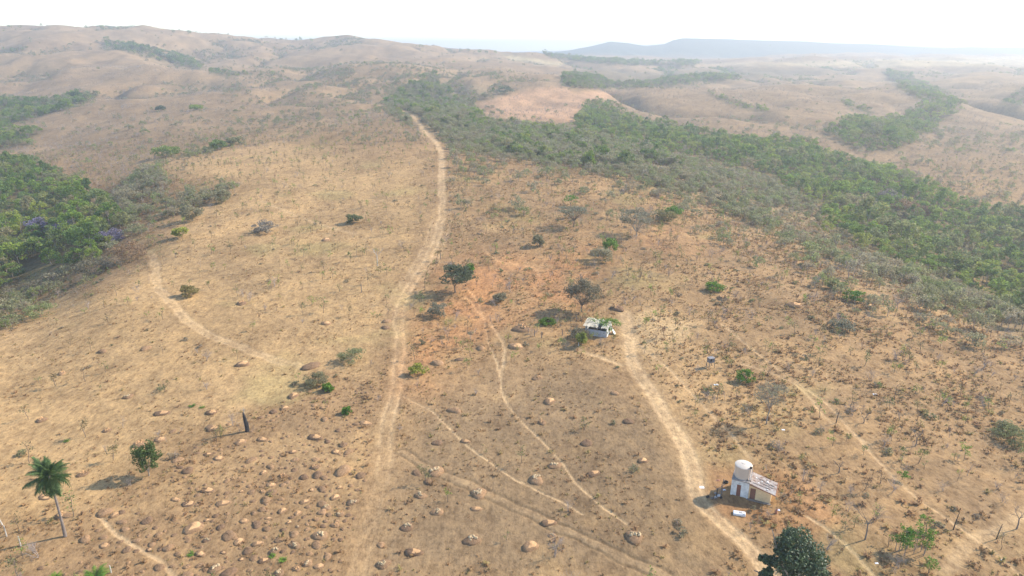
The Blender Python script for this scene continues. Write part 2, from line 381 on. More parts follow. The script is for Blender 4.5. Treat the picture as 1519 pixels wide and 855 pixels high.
def simple(name, c, rough=.85, var=.25, scale=6, spec=.2, bump=.3, dist=.02, metal=0):
    m, t = new_mat(name); g = N(t, 'ShaderNodeNewGeometry').outputs['Position']
    f = noise(t, g, scale, 5); f2 = noise(t, g, scale * .23, 3)
    lo = tuple(x * (1 - var) for x in c); hi = tuple(min(1, x * (1 + var)) for x in c)
    a = ramp(t, f, [(.3, lo), (.7, hi)]); a = mix(t, .5, a, ramp(t, f2, [(.35, lo), (.65, hi)]))
    finish(t, a, rough, f, bump, dist, spec, metal); return m
def leafy(name, stops, sat_var=.35, trans=.30, spec=.15):
    """colour per tree by Object Info > Random, mottled per clump by a noise on position"""
    m, t = new_mat(name)
    oi = N(t, 'ShaderNodeObjectInfo'); base = ramp(t, oi.outputs['Random'], stops)
    g = N(t, 'ShaderNodeNewGeometry')
    f = noise(t, g.outputs['Position'], 1.1, 3, .7)
    v = ramp(t, f, [(.3, (1 - sat_var,) * 3), (.5, (1, 1, 1)), (.72, (1 + sat_var, 1 + sat_var, 1 + sat_var * .3))])
    rp = ramp(t, g.outputs['Random Per Island'], [(0, (.75, .75, .75)), (1, (1.25, 1.25, 1.2))])
    c = mix(t, 1.0, base, v, 'MULTIPLY'); c = mix(t, 1.0, c, rp, 'MULTIPLY')
    d = N(t, 'ShaderNodeBsdfPrincipled'); t.links.new(c, d.inputs['Base Color']); d.inputs['Roughness'].default_value = .55
    d.inputs['Specular IOR Level'].default_value = spec
    tr = N(t, 'ShaderNodeBsdfTranslucent'); t.links.new(c, tr.inputs[0])
    ms = N(t, 'ShaderNodeMixShader'); ms.inputs[0].default_value = trans
    o = N(t, 'ShaderNodeOutputMaterial')
    t.links.new(d.outputs[0], ms.inputs[1]); t.links.new(tr.outputs[0], ms.inputs[2]); t.links.new(ms.outputs[0], o.inputs[0])
    return m
# ground
gm, t = new_mat('dry_ground')
at_ = N(t, 'ShaderNodeAttribute', attribute_name='soil'); g = N(t, 'ShaderNodeNewGeometry').outputs['Position']
mp = N(t, 'ShaderNodeMapping'); mp.inputs['Scale'].default_value = (1, .62, .3); t.links.new(g, mp.inputs[0]); gp = mp.outputs[0]
cd = N(t, 'ShaderNodeVectorMath', operation='LENGTH'); t.links.new(g, cd.inputs[0])
f1 = noise(t, gp, 1.7, 8, .78); f2 = noise(t, gp, .55, 5, .7); f3 = noise(t, gp, .06, 6, .75); f4 = noise(t, gp, .35, 6, .8)
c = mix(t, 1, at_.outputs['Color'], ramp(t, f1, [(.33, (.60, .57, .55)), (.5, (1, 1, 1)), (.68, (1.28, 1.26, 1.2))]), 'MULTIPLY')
c = mix(t, 1, c, ramp(t, f2, [(.36, (.76, .74, .73)), (.5, (1, 1, 1)), (.66, (1.17, 1.16, 1.12))]), 'MULTIPLY')
c = mix(t, 1, c, ramp(t, f3, [(.38, (.80, .79, .79)), (.5, (1, 1, 1)), (.64, (1.13, 1.11, 1.06))]), 'MULTIPLY')
c = mix(t, 1, c, ramp(t, f4, [(.56, (1, 1, 1)), (.70, (.74, .72, .71))]), 'MULTIPLY')
h1 = N(t, 'ShaderNodeMath', operation='ADD'); t.links.new(f1, h1.inputs[0]); t.links.new(f2, h1.inputs[1])
finish(t, c, .95, h1.outputs[0], .8, .16, .05)

# ------------------------------------------------------------------ terrain meshes (one sheet, the tracks are its own cut-out faces)
def grid_object(name, idx_faces, vx, smooth_n, attr, mat):
    used, inv = np.unique(idx_faces, return_inverse=True); inv = inv.reshape(idx_faces.shape)
    me = bpy.data.meshes.new(name); nv, nf = len(used), len(idx_faces)
    me.vertices.add(nv); me.vertices.foreach_set('co', vx[used].ravel().astype(np.float32))
    me.loops.add(nf * 4); me.loops.foreach_set('vertex_index', inv.ravel().astype(np.int32))
    me.polygons.add(nf); me.polygons.foreach_set('loop_start', np.arange(0, nf * 4, 4, dtype=np.int32))
    me.update(calc_edges=True)
    me.polygons.foreach_set('use_smooth', np.ones(nf, bool))
    a = me.attributes.new('soil', 'FLOAT_COLOR', 'POINT')
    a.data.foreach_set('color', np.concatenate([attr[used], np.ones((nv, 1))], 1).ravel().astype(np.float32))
    me.normals_split_custom_set_from_vertices(smooth_n[used].astype(np.float32))
    me.materials.append(mat); o = bpy.data.objects.new(name, me); COL.objects.link(o); return o
VX = np.stack([gx, gy, GZ], -1).reshape(-1, 3)
e1 = np.gradient(np.stack([gx, gy, GZ], -1), axis=0); e2 = np.gradient(np.stack([gx, gy, GZ], -1), axis=1)
NN = np.cross(e2, e1); NN /= np.linalg.norm(NN, axis=-1, keepdims=True); NN = NN.reshape(-1, 3)
NR = len(rows); ii, jj = np.meshgrid(np.arange(NR - 1), np.arange(NC - 1), indexing='ij'); b0 = (ii * NC + jj).ravel()
FC = np.stack([b0, b0 + 1, b0 + 1 + NC, b0 + NC], -1)
OWN = owner[:-1, :-1].ravel(); CA = col.reshape(-1, 3)
gnd = grid_object('ground', FC[OWN < 0], VX, NN, CA, gm); gnd['kind'] = 'structure'; gnd['label'] = 'dry grassy hillside, ridges and far hills'
for k, tr in enumerate(TR):
    s = OWN == k
    if s.sum() < 3: continue
    o = grid_object(tr[0], FC[s], VX, NN, CA, gm); o['kind'] = 'structure'; o['label'] = tr[1]
# ground under and behind the viewpoint, joined to the near edge of the sheet
nxs = np.linspace(-1.03 * 58, 1.03 * 58, 60); nys = np.concatenate([[58.0], np.arange(55, -400, -7.0)])
yy, xx = np.meshgrid(nys, nxs, indexing='ij'); xx = xx * (1 + np.clip(58 - yy, 0, 200) / 60)
zz = height(xx, np.full_like(xx, 58.0)) - .02 * (yy < 58); zz = zz + (fbm(xx / 26, yy / 26, 3, 44) - .5) * .8 * sstep(58, 40, yy)
vv = np.stack([xx, yy, zz], -1).reshape(-1, 3); m_ = len(nxs)
ii, jj = np.meshgrid(np.arange(len(nys) - 1), np.arange(m_ - 1), indexing='ij'); b0 = (ii * m_ + jj).ravel()
o = grid_object('ground', np.stack([b0, b0 + m_, b0 + m_ + 1, b0 + 1], -1), vv, np.tile([0, 0, 1.0], (len(vv), 1)), np.tile(c3['brown'], (len(vv), 1)), gm)
o['kind'] = 'structure'; o['label'] = 'dry ground below the viewpoint'
print('terrain', time.time() - T0)

# haze: one closed box of even pale air
hz_me = bpy.data.meshes.new('haze')
x0, x1, y0, y1, z0, z1 = -10500, 10500, -600, 9700, float(min(VX[:, 2].min(), 0)) - 1.5, max(float(VX[:, 2].max()), CAM_H) + 18
hz_me.from_pydata([(x0,y0,z0),(x1,y0,z0),(x1,y1,z0),(x0,y1,z0),(x0,y0,z1),(x1,y0,z1),(x1,y1,z1),(x0,y1,z1)], [],
    [(0,3,2,1),(4,5,6,7),(0,1,5,4),(1,2,6,5),(2,3,7,6),(3,0,4,7)])
hm, t = new_mat('haze_air'); pv = N(t, 'ShaderNodeVolumePrincipled'); pv.inputs['Color'].default_value = (.88, .94, 1, 1)
pv.inputs['Density'].default_value = 2.8e-4; pv.inputs['Anisotropy'].default_value = .35
o_ = N(t, 'ShaderNodeOutputMaterial'); t.links.new(pv.outputs[0], o_.inputs['Volume'])
hz_me.materials.append(hm); hz = bpy.data.objects.new('haze', hz_me); COL.objects.link(hz); hz['kind'] = 'stuff'; hz['label'] = 'pale dry season haze over the hills'

# ------------------------------------------------------------------ mesh builder
class MB:
    def __init__(s): s.v = []; s.f = []; s.m = []; s.n = 0
    def add(s, v, f, mat=0):
        s.v.extend(v); s.f.extend([tuple(i + s.n for i in q) for q in f]); s.m.extend([mat] * len(f)); s.n += len(v)
    def box(s, c, size, mat=0, rot=None):
        hx, hy, hz_ = size[0] / 2, size[1] / 2, size[2] / 2
        vs = [Vector((x, y, z)) for z in (-hz_, hz_) for x, y in ((-hx, -hy), (hx, -hy), (hx, hy), (-hx, hy))]
        if rot is not None: vs = [rot @ q for q in vs]
        s.add([tuple(q + Vector(c)) for q in vs], [(0,3,2,1),(4,5,6,7),(0,1,5,4),(1,2,6,5),(2,3,7,6),(3,0,4,7)], mat)
    def tube(s, pts_, rad, seg=5, mat=0, cap=True):
        pts_ = [Vector(p) for p in pts_]; vs = []; fs = []
        for i, p in enumerate(pts_):
            d = (pts_[min(i + 1, len(pts_) - 1)] - pts_[max(i - 1, 0)]).normalized()
            a = d.cross(Vector((0, 0, 1)) if abs(d.z) < .9 else Vector((1, 0, 0))).normalized(); b = d.cross(a)
            r = rad[i] if hasattr(rad, '__len__') else rad
            for k in range(seg):
                w = 2 * PI * k / seg; vs.append(tuple(p + a * (r * math.cos(w)) + b * (r * math.sin(w))))
        for i in range(len(pts_) - 1):
            for k in range(seg):
                k2 = (k + 1) % seg; fs.append((i * seg + k, i * seg + k2, (i + 1) * seg + k2, (i + 1) * seg + k))
        if cap: fs.append(tuple(range(seg))[::-1]); fs.append(tuple((len(pts_) - 1) * seg + k for k in range(seg)))
        s.add(vs, fs, mat)
    def quads(s, V4, mat=0):
        """V4: (n,4,3) array of separate quads"""
        n_ = len(V4); s.v.extend(map(tuple, V4.reshape(-1, 3).tolist()))
        s.f.extend([(s.n + 4 * i, s.n + 4 * i + 1, s.n + 4 * i + 2, s.n + 4 * i + 3) for i in range(n_)]); s.m.extend([mat] * n_); s.n += 4 * n_
    def mesh(s, name, mats, smooth=False):
        me = bpy.data.meshes.new(name); me.from_pydata(s.v, [], s.f)
        for m in mats: me.materials.append(m)
        me.polygons.foreach_set('material_index', s.m)
        if smooth: me.polygons.foreach_set('use_smooth', [True] * len(s.f))
        me.update(); return me
    def obj(s, name, mats, parent=None, smooth=False):
        o = bpy.data.objects.new(name, s.mesh(name, mats, smooth)); COL.objects.link(o)
        if parent: o.parent = parent
        return o
def tag(o, label, cat, group=None):
    o['label'] = label; o['category'] = cat
    if group: o['group'] = group
    return o
def root(name, loc, label, cat, group=None, rz=0):
    o = bpy.data.objects.new(name, None); COL.objects.link(o); o.location = loc; o.rotation_euler.z = rz
    o.empty_display_size = .5; return tag(o, label, cat, group)

def cards(cen, size, r, flat=.35, elong=1.0):
    """random leaf cards (n,4,3) round the centres"""
    n_ = len(cen); nrm = r.normal(size=(n_, 3)); nrm[:, 2] += flat * 2; nrm /= np.linalg.norm(nrm, axis=1, keepdims=True)
    a = np.cross(nrm, r.normal(size=(n_, 3))); a /= np.linalg.norm(a, axis=1, keepdims=True) + 1e-9; b = np.cross(nrm, a)
    s = (size * r.uniform(.6, 1.3, n_))[:, None]; a = a * s * elong; b = b * s * r.uniform(.5, .9, n_)[:, None]
    return np.stack([cen - a, cen + b * .8 - a * .1, cen + a, cen - b * .8 + a * .15], 1)
def crown_pts(r, rx, ry, rz_, clumps, per, cz, spread=.33, shell=.75, flatb=.5):
    ps = []
    for k in range(clumps):
        d = r.normal(size=3); d /= np.linalg.norm(d)
        if d[2] < -.75: d[2] *= -.6
        q = d * r.uniform(shell * .75, 1.0); c_ = np.array([q[0] * rx, q[1] * ry, cz + q[2] * rz_])
        cr2 = spread * r.uniform(.7, 1.25)
        e = r.normal(size=(per, 3)); e /= np.linalg.norm(e, axis=1, keepdims=True); e *= r.uniform(.45, 1.0, (per, 1)) ** .5
        e[:, 2] = np.where(e[:, 2] < 0, e[:, 2] * flatb, e[:, 2])
        ps.append(c_ + e * np.array([rx * cr2, ry * cr2, rz_ * cr2 * 1.1]))
    return np.concatenate(ps)
def limbs(mb, r, h, top, rad, nb=5, reach=2.5, mat=0, lean=0, seg=5, kink=.25):
    """a trunk to `top`, then limbs into the crown"""
    x = y = 0; P_ = [(0, 0, -.3)]; R_ = [rad * 1.5]
    for i in range(1, 5):
        x += r.normal() * kink * top / 5 * .5 + lean * top / 4; y += r.normal() * kink * top / 5 * .5; P_.append((x, y, top * i / 4)); R_.append(rad * (1.15 - .1 * i))
    mb.tube(P_, R_, seg, mat)
    ends = []
    for k in range(nb):
        a = 2 * PI * k / nb + r.uniform(-.5, .5); rr = reach * r.uniform(.6, 1); hh = h - top
        p1 = (x + math.cos(a) * rr * .4, y + math.sin(a) * rr * .4, top + hh * r.uniform(.25, .45))
        p2 = (x + math.cos(a + r.uniform(-.3, .3)) * rr, y + math.sin(a) * rr, top + hh * r.uniform(.55, .95))
        mb.tube([(x, y, top * .96), p1, p2], [rad * .6, rad * .38, rad * .12], max(3, seg - 1), mat, False); ends += [p1, p2]
    return ends
def twigs(mb, r, base, d, L, rad, depth, mat=0, spread=.6, mult=3, up=.12):
    """bare recursive branching"""
    base = Vector(base); d = Vector(d).normalized(); mid = base + d * L * .5 + Vector(r.normal(size=3)) * L * .06
    end = base + d * L + Vector(r.normal(size=3)) * L * .05
    mb.tube([base, mid, end], [rad, rad * .8, rad * .6], 4 if depth > 2 else 3, mat, False)
    if depth == 0: return
    for k in range(mult):
        nd = (d + Vector(r.normal(size=3)) * spread + Vector((0, 0, up))).normalized()
        st = end if k < 2 else mid
        twigs(mb, r, st, nd, L * r.uniform(.6, .82), rad * .58, depth - 1, mat, spread, mult, up)

# ------------------------------------------------------------------ vegetation materials
bark = simple('bark', (.17, .135, .105), .95, .35, 9)
bark_pale = simple('pale_bark', (.30, .26, .22), .95, .3, 9)
twig_m = simple('dry_twigs', (.36, .30, .265), .95, .3, 3)
char_m = simple('charred_wood', (.045, .042, .042), .9, .5, 7)
m_forest = leafy('forest_leaves', [(0,(.16,.25,.045)),(.16,(.26,.36,.06)),(.3,(.10,.17,.055)),(.42,(.34,.42,.07)),(.54,(.17,.24,.07)),(.66,(.38,.42,.09)),(.77,(.28,.27,.15)),(.87,(.18,.30,.07)),(.94,(.36,.30,.18)),(1,(.28,.38,.06))], .45, .5)
m_scrub = leafy('scrub_leaves', [(0,(.36,.31,.21)),(.2,(.27,.29,.14)),(.4,(.40,.33,.23)),(.6,(.24,.28,.11)),(.75,(.38,.33,.25)),(.9,(.28,.34,.11)),(1,(.37,.31,.22))], .3, .48)
m_sap = leafy('sapling_leaves', [(0,(.24,.36,.06)),(.2,(.26,.28,.10)),(.4,(.28,.21,.12)),(.55,(.17,.22,.07)),(.7,(.32,.21,.12)),(.82,(.30,.34,.08)),(.92,(.27,.16,.10)),(1,(.15,.20,.08))], .3, .4)
m_tuft = leafy('dry_grass', [(0,(.42,.26,.15)),(.3,(.50,.34,.19)),(.55,(.34,.22,.135)),(.75,(.55,.40,.22)),(.9,(.38,.32,.14)),(1,(.44,.27,.15))], .25, .5, .03)
m_low = leafy('low_bush_leaves', [(0,(.27,.25,.15)),(.3,(.34,.28,.20)),(.55,(.25,.275,.12)),(.8,(.36,.28,.21)),(1,(.23,.24,.115))], .3, .48)
m_dkgreen = leafy('dark_glossy_leaves', [(0,(.075,.115,.055)),(1,(.085,.125,.06))], .5, .25, .6)
m_grey_green = leafy('grey_green_leaves', [(0,(.24,.235,.17)),(1,(.28,.26,.19))], .3, .4)
m_olive = leafy('olive_brown_leaves', [(0,(.21,.185,.125)),(1,(.23,.20,.135))], .3, .35)
m_bright = leafy('bright_green_leaves', [(0,(.13,.25,.04)),(1,(.19,.30,.05))])
m_yellow = leafy('yellow_green_leaves', [(0,(.33,.35,.07)),(1,(.38,.38,.08))])
m_purple = leafy('mauve_blossom', [(0,(.27,.24,.33)),(1,(.24,.21,.34))], .3, .4)
m_ashen = leafy('ashen_leaves', [(0,(.29,.26,.225)),(1,(.27,.24,.21))], .3, .4)
m_rust = leafy('rust_leaves', [(0,(.33,.22,.13)),(1,(.31,.20,.12))], .3, .4)
m_palm = leafy('palm_leaves', [(0,(.12,.19,.075)),(1,(.15,.22,.08))], .3, .35, .4)
m_deadpalm = leafy('dead_palm_leaves', [(0,(.22,.14,.08)),(1,(.25,.16,.09))])

PARTS = {}
def split(mb, name, mats, names):
    """the whole plant as one mesh (small copies) and its parts as meshes of their own (larger copies)"""
    me = mb.mesh(name, mats); out_ = []
    for mi, nm in enumerate(names):
        fs = [f for f, m in zip(mb.f, mb.m) if m == mi]; ids = sorted({i for f in fs for i in f}); mp_ = {a: b for b, a in enumerate(ids)}
        pm_ = bpy.data.meshes.new(nm); pm_.from_pydata([mb.v[i] for i in ids], [], [tuple(mp_[i] for i in f) for f in fs]); pm_.materials.append(mats[mi]); out_.append((nm, pm_))
    PARTS[me.name] = out_; return me
def V3(n_, seed0, fn): return [fn(np.random.default_rng(seed0 + i)) for i in range(n_)]
def forest_proto(r):
    mb = MB(); h = r.uniform(7.5, 11.5); w = r.uniform(3.8, 5.6)
    limbs(mb, r, h, h * .35, .17, 4, w * .6, 1, 0, 4)
    c_ = crown_pts(r, w, w * r.uniform(.8, 1.1), h * r.uniform(.34, .44), int(r.integers(16, 23)), 56, h * .56, .27)
    mb.quads(cards(c_, .40, r, .9)); return split(mb, 'forest_tree', [m_forest, bark_pale], ('crown', 'trunk'))
def scrub_proto(r):
    mb = MB(); h = r.uniform(3.2, 5.2); w = r.uniform(1.5, 2.6)
    limbs(mb, r, h, h * .3, .08, 5, w * .8, 1, 0, 3)
    twigs(mb, r, (0, 0, h * .25), (.1, 0, 1), h * .26, .05, 3, 1, .7, 3)
    c_ = crown_pts(r, w, w, h * .42, int(r.integers(11, 16)), 26, h * .52, .36)
    mb.quads(cards(c_, .22, r, .2)); return split(mb, 'scrub_tree', [m_scrub, twig_m], ('crown', 'branches'))
def bare_proto(r):
    mb = MB(); h = r.uniform(2.0, 3.6)
    for k in range(int(r.integers(1, 4))):
        twigs(mb, r, (r.normal() * .12, r.normal() * .12, -.1), (r.normal() * .25, r.normal() * .25, 1), h * .34, .045, 4, 0, .5, 3, .15)
    return mb.mesh('bare_shrub', [twig_m])
def sap_proto(r):
    mb = MB(); h = r.uniform(1.5, 2.9); x = y = 0; P_ = [(0, 0, -.1)]
    for i in range(1, 5): x += r.normal() * .09; y += r.normal() * .09; P_.append((x, y, h * .85 * i / 4))
    mb.tube(P_, [.045, .04, .035, .03, .02], 4, 1)
    cl = []
    for k in range(int(r.integers(4, 8))):
        i = int(r.integers(2, 5)); a = r.uniform(0, 2 * PI); L = r.uniform(.2, .7)
        q = np.array(P_[i]) + np.array([math.cos(a) * L, math.sin(a) * L, r.uniform(.05, .4)])
        mb.tube([P_[i], tuple(q)], [.02, .01], 3, 1, False); cl.append(q + r.normal(size=(int(r.integers(9, 20)), 3)) * .19)
    mb.quads(cards(np.concatenate(cl), .12, r, .2)); return split(mb, 'sapling', [m_sap, bark], ('leaves', 'stem'))
def low_proto(r):
    mb = MB(); w = r.uniform(.7, 1.2); h = w * r.uniform(.6, .95)
    for k in range(7):
        a = r.uniform(0, 2 * PI); mb.tube([(0, 0, -.05), (math.cos(a) * w * .5, math.sin(a) * w * .5, h * .6), (math.cos(a) * w * .9, math.sin(a) * w * .9, h * r.uniform(.6, 1.1))], [.03, .02, .01], 3, 1, False)
    c_ = crown_pts(r, w, w, h * .6, 9, 20, h * .45, .42); c_[:, 2] = np.abs(c_[:, 2])
    mb.quads(cards(c_, .15, r, .2)); return split(mb, 'low_bush', [m_low, twig_m], ('leaves', 'branches'))
def tuft_proto(r):
    mb = MB(); q = []
    for k in range(11):
        a = r.uniform(0, 2 * PI); w = r.uniform(.05, .09); L = r.uniform(.25, .5); o_ = r.uniform(0, .17); b = np.array([math.cos(a) * o_, math.sin(a) * o_, -.03])
        sd = np.array([-math.sin(a), math.cos(a), 0]) * w; m1 = b + np.array([math.cos(a) * L * .35, math.sin(a) * L * .35, L * .7]); tp = b + np.array([math.cos(a) * L * .95, math.sin(a) * L * .95, L * .62])
        q.append([b - sd, b + sd, m1 + sd * .8, m1 - sd * .8]); q.append([m1 - sd * .8, m1 + sd * .8, tp + sd * .2, tp - sd * .2])
    mb.quads(np.array(q)); return mb.mesh('grass_tuft', [m_tuft])
FOREST = V3(7, 11, forest_proto); SCRUB = V3(6, 31, scrub_proto); BARE = V3(5, 51, bare_proto)
SAP = V3(8, 71, sap_proto); LOW = V3(5, 91, low_proto); TUFT = V3(5, 111, tuft_proto)

# termite mounds: rounded dark domes, some broken open on top with bright clods
mound_m, t = new_mat('termite_mound_soil')
oi = N(t, 'ShaderNodeObjectInfo').outputs['Random']; tc = N(t, 'ShaderNodeNewGeometry').outputs['Position']
cc_ = mix(t, 1, ramp(t, oi, [(0, (.215, .14, .088)), (.5, (.285, .185, .108)), (1, (.38, .24, .135))]), ramp(t, noise(t, tc, 3.5, 6, .75), [(.3, (.65,) * 3), (.7, (1.35, 1.3, 1.25))]), 'MULTIPLY')
finish(t, cc_, .95, noise(t, tc, 5, 7, .85), 1, .16, .05)
clod_m = simple('mound_clods_and_sunlit_side', (.56, .34, .17), .95, .3, 4, .05, .8, .05)
clod_y = simple('pale_mound_clods', (.56, .42, .25), .95, .3, 4, .05, .8, .05)
def mound_proto(r, kind):
    mb = MB(); seg, ring = 14, 6; ex = r.uniform(.85, 1.2); hh = r.uniform(.34, .5); ph = r.uniform(0, 9, 3)
    vs, fs = [], []
    for i in range(ring):
        f = i / (ring - 1); rr = math.sin((1 - f) * PI / 2) ** .8 if f < 1 else 0
        z = hh * math.sin(f * PI / 2) ** .9 - .10 * (1 - f)
        for k in range(seg):
            a = 2 * PI * k / seg; w = 1 + .13 * math.sin(2 * a + ph[0]) + .08 * math.sin(3 * a + ph[1]) + r.normal() * .05
            R2 = (rr * .95 + .05) * w; vs.append((R2 * ex * math.cos(a), R2 * math.sin(a) / ex, z + r.normal() * .035))
    for i in range(ring - 1):
        for k in range(seg): k2 = (k + 1) % seg; fs.append((i * seg + k, i * seg + k2, (i + 1) * seg + k2, (i + 1) * seg + k))
    fs.append(tuple((ring - 1) * seg + k for k in range(seg)))
    if kind == 'worn':  # upper right faces orange: sunlight painted into the dome colour
        mb.add(vs, fs); 
        mb.m = [1 if (min(vs[i][2] for i in f_) > hh * .55 and sum(vs[i][0] for i in f_) > -.4) else 0 for f_ in fs]
    else: mb.add(vs, fs)
    return mb.mesh('mound_dome', [mound_m, clod_m], True), hh, ex
def clods(r, hh, n_, wide, mat):
    mb = MB()
    for k in range(n_):
        a = r.uniform(0, 2 * PI); d = wide * math.sqrt(r.uniform()); s = r.uniform(.07, .22); c_ = np.array([d * math.cos(a) + .15, d * math.sin(a), hh * (1 - (d * .8) ** 2) + s * .3])
        base = [(1,0,0),(-1,0,0),(0,1,0),(0,-1,0),(0,0,1),(0,0,-1)]
        vs = [tuple(c_ + np.array(b) * s * r.uniform(.7, 1.4)) for b in base]
        mb.add(vs, [(0,2,4),(2,1,4),(1,3,4),(3,0,4),(2,0,5),(1,2,5),(3,1,5),(0,3,5)], 0)
    return mb.mesh('broken_top', [mat])
MD = [mound_proto(np.random.default_rng(200 + i), 'dark') for i in range(5)]
MW = [mound_proto(np.random.default_rng(220 + i), 'worn') for i in range(3)]
CL = [(clods(np.random.default_rng(240 + i), .5, 16, .5, clod_y if i % 2 else clod_m)) for i in range(4)]

# ------------------------------------------------------------------ placing in numbers
used_names = {}
def put(me, name, x, y, z, rz, s, label, cat, group, sz=None, parent=None):
    o = bpy.data.objects.new(name, me); COL.objects.link(o); o.location = (x, y, z); o.rotation_euler = (0, 0, rz)
    o.scale = (s, s, s if sz is None else sz)
    if parent: o.parent = parent
    else: tag(o, label, cat, group)
    return o
def put_parts(me, name, x, y, z, rz, s, label, cat, group):
    rt = root(name, (x, y, z), label, cat, group, rz); rt.scale = (s, s, s)
    for nm, pm_ in PARTS[me.name]: o = bpy.data.objects.new(nm, pm_); COL.objects.link(o); o.parent = rt
    return rt
LAND = [(97,740,'the palm'),(221,690,'the young bushy tree left of the charred trunk'),(367,620,'the charred trunk'),(675,410,'the round dark tree'),(863,440,'the spreading tree'),(888,500,'the ruined shed'),(850,310,'the grey flat crowned tree'),
 (944,330,'the broad grey domed tree'),(1137,600,'the slender grey tree'),(1115,720,'the water tank hut'),(1165,830,'the big glossy tree'),(1355,800,'the clump of green stems'),(1053,535,'the grey box on legs'),(1283,780,'the forked leafless tree'),
 (395,335,'the round grey bush on the pasture'),(310,310,'the thicket corner of the pasture'),(140,390,'the big olive bush'),(560,380,'the bleached leafless tree'),(655,250,'the far part of the main track'),(600,500,'the middle of the main track'),(560,740,'the near end of the main track'),
 (1250,488,'the lone grey bush on the right slope'),(1245,430,'the pale leafless tree below the forest'),(1500,650,'the wide dark bush at the right edge'),(1450,500,'the right edge below the forest'),(1300,680,'the long pale footpath'),(1450,760,'the branch track at the right edge'),(1180,500,'the bend of the long pale footpath'),
 (1060,430,'the light green spreading bush'),(740,500,'the orange eroded soil'),(740,640,'the winding footpath'),(880,680,'the bare ground left of the pale track'),(980,600,'the middle of the pale track'),(300,500,'the curving left track'),(450,470,'the middle of the pasture'),(150,560,'the lower left pasture'),(480,280,'the upper pasture'),
 (400,200,'the pasture top edge'),(60,480,'the left bank'),(760,300,'the slope above the orange path'),(1060,300,'the foot of the scrub belt'),(1150,370,'the open slope under the scrub belt'),(430,700,'the mound field'),(280,800,'the lower mound field'),(860,240,'the upper scrub belt'),(1000,260,'the middle scrub belt'),(1170,320,'the lower scrub belt'),(1380,440,'the scrub edge under the lower forest'),
 (740,150,'the pinkish field'),(650,130,'the central thicket'),(560,110,'the far crest'),(300,160,'the left hill slope'),(100,250,'the top of the left valley wood'),(60,330,'the middle of the left valley wood'),(20,400,'the lower end of the left valley wood'),(160,310,'the right side of the left valley wood'),
 (900,170,'the upper tip of the right valley wood'),(1000,195,'the upper right valley wood'),(1100,230,'the narrow upper part of the right valley wood'),(1200,260,'the centre of the right valley wood'),(1300,300,'the mauve tree in the right wood'),(1400,350,'the golden tree in the right wood'),(1480,400,'the lowest part of the right valley wood'),(1300,190,'the far side wood behind the right valley')]
LA = np.array([(a, b) for a, b, _ in LAND], float)
def landmark(u, v):
    return LAND[int(np.argmin((LA[:, 0] - u) ** 2 + ((LA[:, 1] - v) * 1.7) ** 2))][2]
def mk_label(kind, look):
    def f(u, v, s):
        lm = landmark(u, v); sz = 'small' if s < .8 else ('medium' if s < 1.05 else 'large')
        return f'{sz} {look} near {lm}', f'{sz} {kind} near {lm}'
    return f
def scatter(name, label, protos, x, y, z, rz, s, sz=None):
    """one object of uncountable plants: geometry-node instances of the meshes of real, visible plants (protos: objects)"""
    me = bpy.data.meshes.new(name); me.from_pydata(np.stack([x, y, z], 1).tolist(), [], [])
    for an, ty, val in (('rz', 'FLOAT', rz), ('sc', 'FLOAT', s), ('pick', 'INT', rng.integers(0, len(protos), len(x)))):
        a = me.attributes.new(an, ty, 'POINT'); a.data.foreach_set('value', np.ascontiguousarray(val, dtype=np.int32 if ty == 'INT' else np.float32))
    o = bpy.data.objects.new(name, me); COL.objects.link(o); o['kind'] = 'stuff'; o['label'] = label
    ng = bpy.data.node_groups.new(name, 'GeometryNodeTree')
    ng.interface.new_socket('Geometry', in_out='INPUT', socket_type='NodeSocketGeometry'); ng.interface.new_socket('Geometry', in_out='OUTPUT', socket_type='NodeSocketGeometry')
    gi = ng.nodes.new('NodeGroupInput'); go = ng.nodes.new('NodeGroupOutput'); L = ng.links.new
    jn = ng.nodes.new('GeometryNodeJoinGeometry')
    for p in protos:
        oi_ = ng.nodes.new('GeometryNodeObjectInfo'); oi_.inputs['Object'].default_value = p; oi_.inputs['As Instance'].default_value = True; oi_.transform_space = 'ORIGINAL'
        L(oi_.outputs['Geometry'], jn.inputs[0])
    def attr(nm, ty):
        a = ng.nodes.new('GeometryNodeInputNamedAttribute'); a.data_type = ty; a.inputs['Name'].default_value = nm; return a.outputs['Attribute']
    ip = ng.nodes.new('GeometryNodeInstanceOnPoints'); ip.inputs['Pick Instance'].default_value = True
    L(gi.outputs[0], ip.inputs['Points']); L(jn.outputs[0], ip.inputs['Instance']); L(attr('pick', 'INT'), ip.inputs['Instance Index'])
    cx = ng.nodes.new('ShaderNodeCombineXYZ'); L(attr('rz', 'FLOAT'), cx.inputs[2]); L(cx.outputs[0], ip.inputs['Rotation']); L(attr('sc', 'FLOAT'), ip.inputs['Scale'])
    L(ip.outputs[0], go.inputs[0]); md = o.modifiers.new('scatter', 'NODES'); md.node_group = ng
    return o
def cand(dens, D0, D1, th=.98):
    n_ = int(dens * th * (D1 ** 2 - D0 ** 2)); y = np.sqrt(rng.uniform(D0 ** 2, D1 ** 2, n_)); x = rng.uniform(-th, th, n_) * y
    z = height(x, y); u, v = project(x, y, z); return x, y, z, u, v
def tr_mask(x, y, extra=.3):
    d = np.full(x.shape, 1e9)
    for xs, ys, hw in track_polys:
        bb = (x > min(xs) - 8) & (x < max(xs) + 8) & (y > min(ys) - 8) & (y < max(ys) + 8)
        if not bb.any(): continue
        X, Y = x[bb], y[bb]; dd = d[bb]
        for i in range(len(xs) - 1): dd = np.minimum(dd, seg_dist(X, Y, xs[i], ys[i], xs[i + 1], ys[i + 1]) - hw)
        d[bb] = dd
    return d > extra
